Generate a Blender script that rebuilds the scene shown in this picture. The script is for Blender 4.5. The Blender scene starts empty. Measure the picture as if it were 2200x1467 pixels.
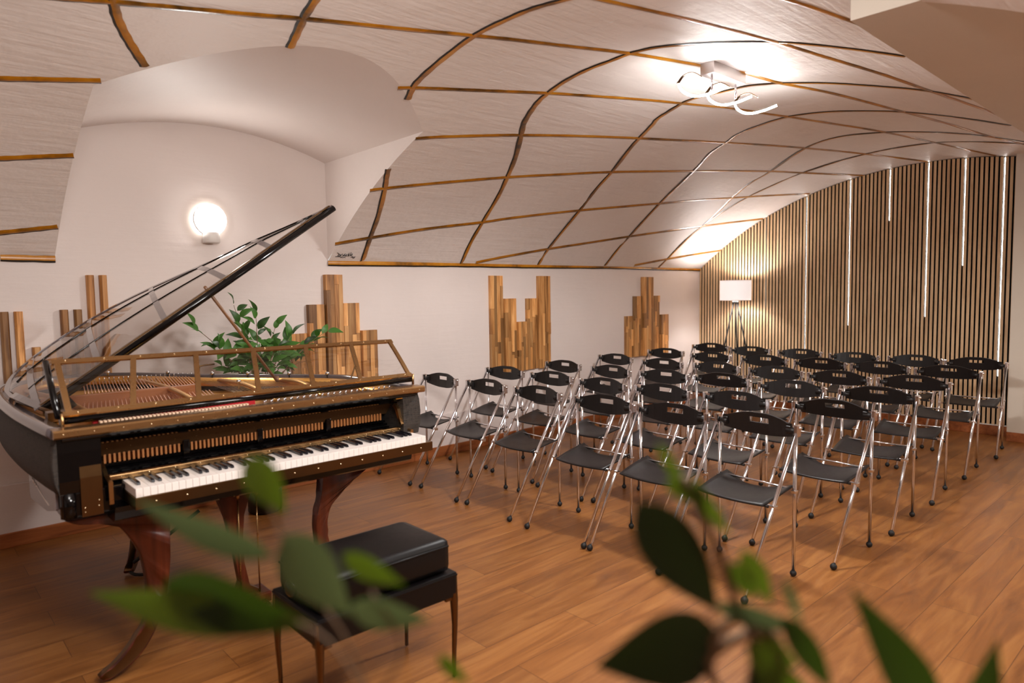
import bpy, bmesh, math, random
from mathutils import Vector, Matrix, Euler
from math import sin, cos, pi, radians, sqrt
random.seed(7)
C = bpy.context.scene.collection
sc = bpy.context.scene
# ---------------------------------------------------------------- camera
H = 1.426
cam_d = bpy.data.cameras.new('camera'); cam = bpy.data.objects.new('camera', cam_d); C.objects.link(cam)
_a, _b, _c = radians(42.43), radians(4.058), radians(0.871)
_f = Vector((sin(_a)*cos(_b), cos(_a)*cos(_b), -sin(_b)))
_r = Vector((cos(_a), -sin(_a), 0)); _d = _f.cross(_r)
_r2 = cos(_c)*_r + sin(_c)*_d; _d2 = -sin(_c)*_r + cos(_c)*_d
_m = Matrix((_r2, -_d2, -_f)).transposed().to_4x4(); _m.translation = Vector((0, 0, H))
cam.matrix_world = _m
cam_d.sensor_width = 36.0; cam_d.lens = 1471/2200*36
cam_d.clip_start = 0.02; cam_d.clip_end = 60
cam_d.dof.use_dof = True; cam_d.dof.focus_distance = 4.4; cam_d.dof.aperture_fstop = 2.0
sc.camera = cam
# ---------------------------------------------------------------- world, exposure
w = bpy.data.worlds.new('world'); sc.world = w; w.use_nodes = True
w.node_tree.nodes['Background'].inputs[0].default_value = (1.0, .95, .9, 1)
w.node_tree.nodes['Background'].inputs[1].default_value = 0.25
sc.view_settings.view_transform = 'Standard'; sc.view_settings.look = 'None'
sc.view_settings.exposure = 1.5; sc.view_settings.gamma = 1; sc.view_settings.use_curve_mapping = False
P_CEIL, P_DISC, P_FLOORLAMP, P_STRIP, P_ROOM = 85.0, 26.0, 16.0, 7.0, 80.0
# light from further ceiling fixtures of the hall, out of view behind and beside the camera
def area(name, loc, rot, size, energy, col):
    l = bpy.data.lights.new(name, 'AREA'); l.shape = 'RECTANGLE'; l.size, l.size_y = size; l.energy = energy; l.color = col
    o = bpy.data.objects.new(name, l); C.objects.link(o); o.location = loc; o.rotation_euler = rot
    return o
area('hall_light', (1.1, 0.5, 2.2), (radians(38), 0, radians(-20)), (.8, .4), 24.0, (1, .96, .92))
_l = bpy.data.lights.new('hall_light', 'POINT'); _l.energy = 15; _l.shadow_soft_size = .2; _l.color = (1, .96, .92)
_o = bpy.data.objects.new('hall_light', _l); C.objects.link(_o); _o.location = (.35, 1.5, 2.25)
area('hall_light', (5.2, -0.9, 2.38), (0, 0, 0), (1.2, .5), 27.0, (1, .92, .82))

# ---------------------------------------------------------------- helpers
def NB(): return bmesh.new()
def box(bm, x0, x1, y0, y1, z0, z1, M=None, mi=0, bev=0):
    vs = [Vector(p) for p in ((x0,y0,z0),(x1,y0,z0),(x1,y1,z0),(x0,y1,z0),(x0,y0,z1),(x1,y0,z1),(x1,y1,z1),(x0,y1,z1))]
    if M: vs = [M @ v for v in vs]
    v = [bm.verts.new(p) for p in vs]
    fs = []
    for q in ((0,3,2,1),(4,5,6,7),(0,1,5,4),(1,2,6,5),(2,3,7,6),(3,0,4,7)):
        f = bm.faces.new([v[i] for i in q]); f.material_index = mi; fs.append(f)
    if bev:
        es = set(e for f in fs for e in f.edges)
        bmesh.ops.bevel(bm, geom=list(es), offset=bev, segments=2, affect='EDGES', profile=.6)
def frames(pts):
    T = []
    n = len(pts)
    for i in range(n):
        a = pts[max(i-1, 0)]; b = pts[min(i+1, n-1)]
        T.append((b-a).normalized())
    u = T[0].orthogonal().normalized(); U = []
    for t in T:
        u = (u - t*u.dot(t))
        if u.length < 1e-6: u = t.orthogonal()
        u.normalize(); U.append(u.copy())
    return T, U
def tube(bm, pts, r, n=10, cap=True, mi=0, smooth=True, ell=1.0, up=None):
    pts = [Vector(p) for p in pts]
    rs = r if isinstance(r, (list, tuple)) else [r]*len(pts)
    T, U = frames(pts); rings = []
    for p, t, u, rr in zip(pts, T, U, rs):
        if up is not None:
            u = Vector(up) - t*Vector(up).dot(t); u.normalize()
        w_ = t.cross(u)
        rings.append([bm.verts.new(p + rr*(cos(2*pi*k/n)*u + ell*sin(2*pi*k/n)*w_)) for k in range(n)])
    for a, b in zip(rings, rings[1:]):
        for k in range(n):
            f = bm.faces.new((a[k], a[(k+1)%n], b[(k+1)%n], b[k])); f.smooth = smooth; f.material_index = mi
    if cap:
        for rg, s in ((rings[0], -1), (rings[-1], 1)):
            f = bm.faces.new(rg if s > 0 else rg[::-1]); f.material_index = mi
def lathe(bm, prof, c=(0,0,0), n=24, M=None, mi=0, smooth=True):
    rings = []
    for r, z in prof:
        ring = []
        for k in range(n):
            p = Vector((r*cos(2*pi*k/n), r*sin(2*pi*k/n), z))
            if M: p = M @ p
            ring.append(bm.verts.new(p + Vector(c)))
        rings.append(ring)
    for a, b in zip(rings, rings[1:]):
        for k in range(n):
            f = bm.faces.new((a[k], a[(k+1)%n], b[(k+1)%n], b[k])); f.smooth = smooth; f.material_index = mi
    bm.faces.new(rings[0][::-1]).material_index = mi; bm.faces.new(rings[-1]).material_index = mi
def ball(bm, c, r, n=12, sz=1):
    lathe(bm, [(r*sin(pi*(i+.3)/(n/2+.6)), -sz*r*cos(pi*(i+.3)/(n/2+.6))) for i in range(int(n/2)+1)], c, n)
def prism(bm, poly, fn, d0, d1, mi=0, smooth=False):
    a = [bm.verts.new(fn(p, d0)) for p in poly]; b = [bm.verts.new(fn(p, d1)) for p in poly]
    n = len(poly)
    for f in (bm.faces.new(a[::-1]), bm.faces.new(b)): f.material_index = mi
    for k in range(n):
        f = bm.faces.new((a[k], a[(k+1)%n], b[(k+1)%n], b[k])); f.material_index = mi; f.smooth = smooth
def obj(name, bm, mat, parent=None, label=None, kind=None, rc=True):
    me = bpy.data.meshes.new(name)
    if rc: bmesh.ops.recalc_face_normals(bm, faces=bm.faces[:])
    bm.to_mesh(me); bm.free()
    for m in (mat if isinstance(mat, (list, tuple)) else [mat]): me.materials.append(m)
    o = bpy.data.objects.new(name, me); C.objects.link(o)
    if parent is not None:
        o.parent = parent
        if parent.get('_w'): pass
    if label: o['label'] = label
    if kind: o['kind'] = kind
    return o
def shift(bm, v):
    bmesh.ops.translate(bm, verts=bm.verts[:], vec=-Vector(v))
    return bm
def tag(o, label, cat, group=None, kind=None):
    o['label'] = label; o['category'] = cat
    if group: o['group'] = group
    if kind: o['kind'] = kind
    return o
def thing(name, label, cat, loc=(0,0,0), rz=0, group=None):
    o = bpy.data.objects.new(name, None); C.objects.link(o); o.empty_display_size = .1
    o.location = loc; o.rotation_euler = (0, 0, rz)
    return tag(o, label, cat, group)
def struct(name, bm, mat, rc=True):
    return obj(name, bm, mat, None, None, 'structure', rc)
def dup(root):
    r = root.copy(); C.objects.link(r)
    for ch in list(root.children):
        c = ch.copy(); C.objects.link(c); c.parent = r
        for g in list(ch.children):
            d = g.copy(); C.objects.link(d); d.parent = c
    return r
def catmull(pts, k=6):
    pts = [Vector(p) for p in pts]; out = []
    P = [pts[0]*2-pts[1]] + pts + [pts[-1]*2-pts[-2]]
    for i in range(1, len(P)-2):
        a, b, c, d = P[i-1:i+3]
        for j in range(k):
            t = j/k
            out.append(.5*((2*b)+(-a+c)*t+(2*a-5*b+4*c-d)*t*t+(-a+3*b-3*c+d)*t**3))
    out.append(pts[-1]); return out

# ---------------------------------------------------------------- materials
def srgb(r, g, b):
    f = lambda c: ((c/255)/12.92 if c/255 <= .04045 else (((c/255)+.055)/1.055)**2.4)
    return (f(r), f(g), f(b), 1)
class Mat:
    def __init__(s, name):
        s.m = bpy.data.materials.new(name); s.m.use_nodes = True
        s.nt = s.m.node_tree; s.n = s.nt.nodes; s.l = s.nt.links
        s.b = s.n['Principled BSDF']
    def node(s, t, **k):
        n = s.n.new(t)
        for a, v in k.items():
            if a.startswith('_'): setattr(n, a[1:], v)
            else: n.inputs[a.replace('__', ' ')].default_value = v
        return n
    def link(s, a, b): s.l.new(a, b)
    def ramp(s, fac, stops):
        r = s.n.new('ShaderNodeValToRGB'); e = r.color_ramp.elements
        e[0].position, e[0].color = stops[0]; e[1].position, e[1].color = stops[-1]
        for p, c in stops[1:-1]:
            q = e.new(p); q.color = c
        s.link(fac, r.inputs[0]); return r.outputs[0]
    def coords(s, scale=(1,1,1), kind='Object'):
        t = s.n.new('ShaderNodeTexCoord'); mp = s.n.new('ShaderNodeMapping'); mp.inputs['Scale'].default_value = scale
        s.link(t.outputs[kind], mp.inputs[0]); return mp.outputs[0]
    def bump(s, h, strength, dist=.01):
        b = s.n.new('ShaderNodeBump'); b.inputs['Strength'].default_value = strength; b.inputs['Distance'].default_value = dist
        s.link(h, b.inputs['Height']); s.link(b.outputs[0], s.b.inputs['Normal'])
def simple(name, col, rough=.5, metal=0, coat=0, spec=.5):
    M = Mat(name); M.b.inputs['Base Color'].default_value = col; M.b.inputs['Roughness'].default_value = rough
    M.b.inputs['Metallic'].default_value = metal; M.b.inputs['Coat Weight'].default_value = coat
    M.b.inputs['Specular IOR Level'].default_value = spec
    nz = M.node('ShaderNodeTexNoise', Scale=40.0, Detail=3.0); M.link(M.coords(), nz.inputs['Vector'])
    mr = M.node('ShaderNodeMapRange'); mr.inputs['To Min'].default_value = rough*.9; mr.inputs['To Max'].default_value = min(1, rough*1.1)
    M.link(nz.outputs[0], mr.inputs[0]); M.link(mr.outputs[0], M.b.inputs['Roughness'])
    return M.m
def emis(name, col, strength):
    M = Mat(name); M.b.inputs['Base Color'].default_value = (1,1,1,1)
    M.b.inputs['Emission Color'].default_value = col; M.b.inputs['Emission Strength'].default_value = strength
    return M.m
def plaster(name, col, bs=.35):
    M = Mat(name)
    big = M.node('ShaderNodeTexNoise', Scale=1.3, Detail=4.0); M.link(M.coords(), big.inputs['Vector'])
    c2 = tuple(x*.93 for x in col[:3]) + (1,)
    M.link(M.ramp(big.outputs[0], [(.3, c2), (.7, col)]), M.b.inputs['Base Color'])
    M.b.inputs['Roughness'].default_value = .55
    br = M.node('ShaderNodeTexNoise', Scale=3.0, Detail=6.0, Roughness=.6); M.link(M.coords((1.0, 9, 9)), br.inputs['Vector'])
    b2 = M.node('ShaderNodeTexNoise', Scale=9.0, Detail=5.0); M.link(M.coords(), b2.inputs['Vector'])
    mx = M.node('ShaderNodeMath', _operation='ADD'); M.link(br.outputs[0], mx.inputs[0]); M.link(b2.outputs[0], mx.inputs[1])
    M.bump(mx.outputs[0], bs, .02)
    return M.m
def woodmat(name, cols, scale, axis=2, rough=.5, bump=.1, perobj=True, coat=0):
    """long fibres along `axis`; colour differs from piece to piece"""
    M = Mat(name)
    s = [scale*6]*3; s[axis] = scale*.45
    tc = M.coords(tuple(s))
    oi = M.n.new('ShaderNodeObjectInfo')
    add = M.node('ShaderNodeVectorMath', _operation='ADD'); M.link(tc, add.inputs[0])
    if perobj:
        sc_ = M.node('ShaderNodeVectorMath', _operation='SCALE'); sc_.inputs[3].default_value = 40
        cb = M.n.new('ShaderNodeCombineXYZ')
        for i in range(3): M.link(oi.outputs['Random'], cb.inputs[i])
        M.link(cb.outputs[0], sc_.inputs[0]); M.link(sc_.outputs[0], add.inputs[1])
    nz = M.node('ShaderNodeTexNoise', Scale=1.0, Detail=6.0, Roughness=.6, Distortion=.6); M.link(add.outputs[0], nz.inputs['Vector'])
    col = M.ramp(nz.outputs[0], [(.3, cols[0]), (.5, cols[1]), (.72, cols[2])])
    if perobj:
        hs = M.n.new('ShaderNodeHueSaturation')
        mr = M.node('ShaderNodeMapRange'); mr.inputs['To Min'].default_value = .42; mr.inputs['To Max'].default_value = 1.45
        M.link(oi.outputs['Random'], mr.inputs[0]); M.link(mr.outputs[0], hs.inputs['Value']); M.link(col, hs.inputs['Color']); col = hs.outputs[0]
    M.link(col, M.b.inputs['Base Color']); M.b.inputs['Roughness'].default_value = rough; M.b.inputs['Coat Weight'].default_value = coat
    M.bump(nz.outputs[0], bump, .01)
    return M.m
WALL = plaster('white_plaster', srgb(224, 213, 208), .10)
VAULT = plaster('vault_plaster_brightened', srgb(238, 230, 225), .32)  # same paint as the walls, lightened to stand in for missing light
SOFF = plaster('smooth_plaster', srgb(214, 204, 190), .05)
def floor_mat():
    M = Mat('floor_planks')
    co = M.n.new('ShaderNodeTexCoord'); mp = M.n.new('ShaderNodeMapping'); mp.inputs['Location'].default_value = (0.31, .158, 0)
    M.link(co.outputs['Object'], mp.inputs[0])
    bt = M.n.new('ShaderNodeTexBrick'); M.link(mp.outputs[0], bt.inputs['Vector'])
    bt.offset = .37; bt.offset_frequency = 2
    for k, v in dict(Scale=1.0, Mortar__Size=.0012, Mortar__Smooth=.1, Brick__Width=1.24, Row__Height=.184, Bias=0.0).items():
        bt.inputs[k.replace('__', ' ')].default_value = v
    bt.inputs['Color1'].default_value = (0,0,0,1); bt.inputs['Color2'].default_value = (1,1,1,1); bt.inputs['Mortar'].default_value = (.5,.5,.5,1)
    g = M.node('ShaderNodeTexNoise', Scale=1.0, Detail=8.0, Roughness=.62, Distortion=1.2)
    mp2 = M.n.new('ShaderNodeMapping'); mp2.inputs['Scale'].default_value = (1.6, 14, 1); M.link(co.outputs['Object'], mp2.inputs[0])
    ad = M.node('ShaderNodeVectorMath', _operation='ADD'); sc_ = M.node('ShaderNodeVectorMath', _operation='SCALE'); sc_.inputs[3].default_value = 9.0
    M.link(bt.outputs['Color'], sc_.inputs[0]); M.link(sc_.outputs[0], ad.inputs[1]); M.link(mp2.outputs[0], ad.inputs[0]); M.link(ad.outputs[0], g.inputs['Vector'])
    c = M.ramp(g.outputs[0], [(.25, srgb(100, 58, 23)), (.5, srgb(135, 84, 38)), (.75, srgb(158, 107, 55))])
    hs = M.n.new('ShaderNodeHueSaturation'); mr = M.node('ShaderNodeMapRange'); mr.inputs['To Min'].default_value = .86; mr.inputs['To Max'].default_value = 1.1
    M.link(bt.outputs['Color'], mr.inputs[0]); M.link(mr.outputs[0], hs.inputs['Value']); M.link(c, hs.inputs['Color'])
    mx = M.n.new('ShaderNodeMixRGB'); M.link(bt.outputs['Fac'], mx.inputs[0]); M.link(hs.outputs[0], mx.inputs[1]); mx.inputs[2].default_value = srgb(80, 44, 20)
    M.link(mx.outputs[0], M.b.inputs['Base Color'])
    rr = M.node('ShaderNodeMapRange'); rr.inputs['To Min'].default_value = .3; rr.inputs['To Max'].default_value = .46
    M.link(g.outputs[0], rr.inputs[0]); M.link(rr.outputs[0], M.b.inputs['Roughness'])
    inv = M.node('ShaderNodeMath', _operation='MULTIPLY_ADD'); inv.inputs[1].default_value = -1.0
    M.link(bt.outputs['Fac'], inv.inputs[0]); M.link(g.outputs[0], inv.inputs[2])
    M.bump(inv.outputs[0], .18, .004)
    return M.m
DIMW = plaster('dimmed_plaster', srgb(128, 106, 90), .05)  # unseen front wall, colour darkened so the piano's gloss reflects less light
FLOOR = floor_mat()
BASEW = woodmat('baseboard_wood', (srgb(120, 62, 28), srgb(150, 84, 42), srgb(172, 102, 56)), 4, 0, .4, .05, False)
SLAT = woodmat('slat_oak', (srgb(176, 142, 104), srgb(206, 172, 132), srgb(220, 190, 152)), 5, 2, .6, .06, False)
FELT = simple('black_felt', (.006, .006, .006, 1), .95, spec=.1)
ACACIA = woodmat('acacia_lath', (srgb(120, 74, 32), srgb(190, 134, 76), srgb(226, 178, 118)), 3.2, 2, .5, .1)
CHROME = simple('chrome', srgb(226, 226, 230), .12, 1)
PLASTIC = simple('black_plastic', srgb(24, 21, 21), .42, spec=.38)
RUBBER = simple('black_rubber', srgb(18, 16, 16), .6)
GLOSS = simple('black_gloss', srgb(6, 5, 6), .1, spec=.35)
BRONZE = simple('aged_brass', srgb(176, 140, 96), .28, 1)
BRONZE_B = simple('brown_brass', srgb(92, 64, 36), .55, .3)
BRONZE_D = simple('dark_bronze', srgb(106, 80, 52), .32, 1)
GOLD = simple('gold_plate', srgb(214, 160, 76), .3, 1)
SCREW = simple('screw_metal', srgb(225, 205, 170), .2, 1)
STEEL = simple('steel', srgb(200, 200, 205), .2, 1)
COPPER = simple('copper_wire', srgb(226, 180, 156), .35, 1)
IVORY = simple('white_key_resin', srgb(235, 226, 220), .22)
EBONY = simple('black_key_resin', srgb(16, 15, 22), .2)
REDF = simple('red_felt', srgb(150, 14, 24), .9)
CREAM = simple('cream_wood', srgb(216, 186, 158), .6)
PEG = simple('peg_wood', srgb(176, 112, 60), .6)
LEATHER = simple('black_leather', srgb(6, 4, 5), .42, spec=.28)
LEGW = woodmat('mahogany', (srgb(44, 14, 6), srgb(80, 30, 13), srgb(112, 50, 25)), 2.2, 2, .35, .03, False)
SHEEN = simple('grey_lacquer', srgb(84, 76, 80), .16, coat=.5)
WHITE = simple('white_paint', srgb(230, 226, 222), .4)
INK = simple('black_ink', (.01,.01,.01,1), .5)
POTM = simple('black_pot', srgb(20, 18, 18), .35)
SOIL = simple('soil', srgb(50, 34, 22), .95)
def glass(name, tint, fac=.0):
    m = bpy.data.materials.new(name); m.use_nodes = True; nt = m.node_tree; nt.nodes.clear()
    o = nt.nodes.new('ShaderNodeOutputMaterial'); mx = nt.nodes.new('ShaderNodeMixShader'); t = nt.nodes.new('ShaderNodeBsdfTransparent')
    g = nt.nodes.new('ShaderNodeBsdfGlossy'); g.inputs['Roughness'].default_value = .02; t.inputs[0].default_value = tint
    fr = nt.nodes.new('ShaderNodeFresnel'); fr.inputs[0].default_value = 1.5
    nz = nt.nodes.new('ShaderNodeTexNoise'); nz.inputs['Scale'].default_value = 2.5; bp = nt.nodes.new('ShaderNodeBump'); bp.inputs['Strength'].default_value = .12; bp.inputs['Distance'].default_value = .05
    nt.links.new(nz.outputs[0], bp.inputs['Height']); nt.links.new(bp.outputs[0], g.inputs['Normal'])
    nt.links.new(fr.outputs[0], mx.inputs[0]); nt.links.new(t.outputs[0], mx.inputs[1]); nt.links.new(g.outputs[0], mx.inputs[2]); nt.links.new(mx.outputs[0], o.inputs[0])
    return m
GLASS = glass('clear_acrylic', (.93, .91, .89, 1))
def weave():
    M = Mat('woven_black_cloth'); 
    wv = M.node('ShaderNodeTexNoise', Scale=1.0, Detail=4.0); M.link(M.coords((30, 30, 320)), wv.inputs['Vector'])
    w2 = M.node('ShaderNodeTexNoise', Scale=1.0, Detail=4.0); M.link(M.coords((320, 320, 20)), w2.inputs['Vector'])
    ad = M.node('ShaderNodeMath', _operation='ADD'); M.link(wv.outputs[0], ad.inputs[0]); M.link(w2.outputs[0], ad.inputs[1])
    M.link(M.ramp(ad.outputs[0], [(.8, srgb(8, 7, 7)), (1.2, srgb(50, 42, 36))]), M.b.inputs['Base Color'])
    M.b.inputs['Roughness'].default_value = .7; M.bump(ad.outputs[0], .5, .003); return M.m
WEAVE = weave()
def leafmat(name, a, b):
    M = Mat(name); oi = M.n.new('ShaderNodeObjectInfo')
    nz = M.node('ShaderNodeTexNoise', Scale=14.0, Detail=3.0); M.link(M.coords(), nz.inputs['Vector'])
    ad = M.node('ShaderNodeMath', _operation='ADD'); M.link(nz.outputs[0], ad.inputs[0]); M.link(oi.outputs['Random'], ad.inputs[1])
    M.link(M.ramp(ad.outputs[0], [(.4, a), (1.3, b)]), M.b.inputs['Base Color'])
    M.b.inputs['Roughness'].default_value = .45
    tr = M.n.new('ShaderNodeBsdfTranslucent'); tr.inputs[0].default_value = b
    mx = M.n.new('ShaderNodeMixShader'); mx.inputs[0].default_value = .25
    M.link(M.b.outputs[0], mx.inputs[1]); M.link(tr.outputs[0], mx.inputs[2]); M.link(mx.outputs[0], M.n['Material Output'].inputs[0])
    return M.m
LEAF = leafmat('ficus_leaf', srgb(22, 44, 18), srgb(70, 118, 44))
LEAFD = leafmat('dark_leaf', srgb(14, 20, 4), srgb(24, 34, 8))
LEAFM = leafmat('mid_leaf', srgb(26, 46, 4), srgb(52, 76, 12))
LEAFG = leafmat('bright_leaf', srgb(44, 66, 4), srgb(92, 118, 22))
LEAFP = leafmat('pale_leaf', srgb(58, 72, 40), srgb(92, 108, 64))
STEM = simple('plant_stem', srgb(112, 84, 56), .7)

# ================================================================ ROOM
YW, XS, ZS = 4.875, 7.732, 1.70
VY, VZ, VR = 2.253, -1.3377, 4.0038
def vz(y): return VZ + sqrt(max(0, VR*VR - (y-VY)**2))
def vy(z): return VY + sqrt(VR*VR - (z-VZ)**2)          # far side
def arch(x): return 2.593 - .215*(x-1.70)**2
NX0, NX1 = .77, 2.545
bm = NB(); box(bm, -2.2, 8.6, -3.2, 5.2, -.1, 0); struct('floor', bm, FLOOR)
# back wall with the arched recess
bm = NB()
xs = [NX0 + (NX1-NX0)*i/40 for i in range(41)]
poly = [(-2.2, 0), (XS+.1, 0), (XS+.1, ZS), (NX1, ZS)] + [(x, arch(x)) for x in xs[::-1]] + [(NX0, ZS), (-2.2, ZS)]
prism(bm, poly, lambda p, d: Vector((p[0], d, p[1])), YW, YW+.25)
struct('wall_back', bm, WALL)
bm = NB(); box(bm, -2.2, 3.94, YW-.035, YW+.01, 0, .36); struct('wall_ledge', bm, WALL)
# vault
def vault_cols():
    a = [-2.2 + i*(NX0+2.2)/12 for i in range(13)]
    b = xs
    c = [NX1 + i*(2.70-NX1)/3 for i in range(4)]
    d = [2.70 + i*(XS+.02-2.70)/30 for i in range(31)]
    return a, b, c, d
bm = NB()
def strip(cols, ystart, yend, n=44):
    rows = []
    for x in cols:
        y0, y1 = ystart(x), yend(x)
        t0 = math.asin((y0-VY)/VR); t1 = math.asin((y1-VY)/VR)
        rows.append([bm.verts.new((x, VY+VR*sin(t0+(t1-t0)*i/n), VZ+VR*cos(t0+(t1-t0)*i/n))) for i in range(n+1)])
    for a, b in zip(rows, rows[1:]):
        for i in range(n):
            f = bm.faces.new((a[i], b[i], b[i+1], a[i+1])); f.smooth = True
A_, B_, C_, D_ = vault_cols()
yn = lambda x: vy(arch(x))
full = lambda x: YW+.004
strip(A_, full, lambda x: -.37); strip(B_, yn, lambda x: -.37); strip(C_, full, lambda x: -.37); strip(D_, full, lambda x: 1.05)
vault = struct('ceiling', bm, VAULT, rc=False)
# recess: arched soffit and side reveals
bm = NB()
rows = [[bm.verts.new((x, yn(x)+(YW+.002-yn(x))*i/10, arch(x) - .006*i/10)) for i in range(11)] for x in xs]
for a, b in zip(rows, rows[1:]):
    for i in range(10):
        f = bm.faces.new((a[i], a[i+1], b[i+1], b[i])); f.smooth = True
for x in (NX0, NX1):
    ys = [yn(x)+(YW+.002-yn(x))*i/16 for i in range(17)]
    lo = [bm.verts.new((x, y, vz(y) if y < YW else ZS)) for y in ys]; hi = [bm.verts.new((x, y, arch(x))) for y in ys]
    for i in range(16):
        if (lo[i].co-hi[i].co).length < 1e-4: bm.faces.new((lo[i+1], hi[i+1], hi[i]))
        else: bm.faces.new((lo[i], lo[i+1], hi[i+1], hi[i]))
struct('trim_1', bm, WALL)
# rest of the hall: side walls, low soffit, pier
bm = NB(); box(bm, -2.3, -2.2, -3.2, 5.2, 0, 3); struct('wall_left', bm, WALL)
bm = NB(); box(bm, -2.2, 2.66, -.47, -.37, 0, 1.75); struct('wall_front', bm, DIMW)
bm = NB(); box(bm, 2.56, 2.66, -3.2, -.47, 0, 2.4); box(bm, 2.66, 8.6, -3.3, -3.2, 0, 2.6); struct('wall_rear', bm, WALL)
bm = NB()
prism(bm, [(2.66, -3.2), (8.6, -3.2), (8.6, 1.095), (2.68, 1.062)], lambda p, d: Vector((p[0], p[1], d)), 2.404, 3.0)
struct('trim_2', bm, SOFF)
bm = NB(); box(bm, XS+.03, XS+.13, .5, 5.2, 0, 2.9); struct('wall_right', bm, FELT)
bm = NB(); box(bm, 7.544, 8.0, -3.2, 1.53, 0, 2.75); struct('wall_pier', bm, SOFF)
# baseboards
def bb(name, x0, x1, y0, y1, z1=.085):
    bm = NB(); box(bm, x0, x1, y0, y1, 0, z1, bev=.004); struct(name, bm, BASEW)
bb('baseboard_back', -2.2, 3.94, YW-.05, YW-.034); bb('baseboard_recess', 3.94, XS, YW-.016, YW)
bb('baseboard_right', XS+.004, XS+.03, 1.54, YW, .098); bb('baseboard_pier', 7.53, 7.545, -3.2, 1.53, .085)
bm = NB(); box(bm, XS-.004, XS+.03, 1.53, YW, .098, .106); struct('trim_3', bm, WHITE)
# slat wall
PIT = .0393
bm = NB(); y = 1.657 + PIT/2 - .0245/2
led = {1.657: .571, 1.971: 1.626, 2.286: 1.125, 2.640: 2.116, 3.033: 1.02, 3.504: .735, 3.976: 1.21}
y -= 4*PIT
while y < YW-.02:
    y1 = y+.0245
    if y > 1.525:
        vs = [(y, .106), (y1, .106), (y1, vz(y1)-.006), (y, vz(y)-.006)]
        prism(bm, vs, lambda p, d: Vector((d, p[0], p[1])), XS, XS+.024, mi=1)
        prism(bm, vs, lambda p, d: Vector((d, p[0], p[1])), XS-.003, XS)
    y += PIT
struct('trim_4', bm, [SLAT, FELT])
LEDM = emis('led_strip_light', (1, .96, .92, 1), P_STRIP)
names = {1.657: 'nearest to the pier', 1.971: 'second from the pier', 2.286: 'third from the pier', 2.640: 'shortest one', 3.033: 'fifth from the pier', 3.504: 'sixth from the pier', 3.976: 'farthest from the pier'}
for yy, zb in led.items():
    bm = NB(); box(bm, XS+.019, XS+.026, yy-.0032, yy+.0032, zb, vz(yy)-.012)
    tag(obj('led_strip', bm, LEDM), 'thin lit white strip in the slat wall, ' + names[yy], 'led strip', 'light strips in the slat wall')
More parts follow.
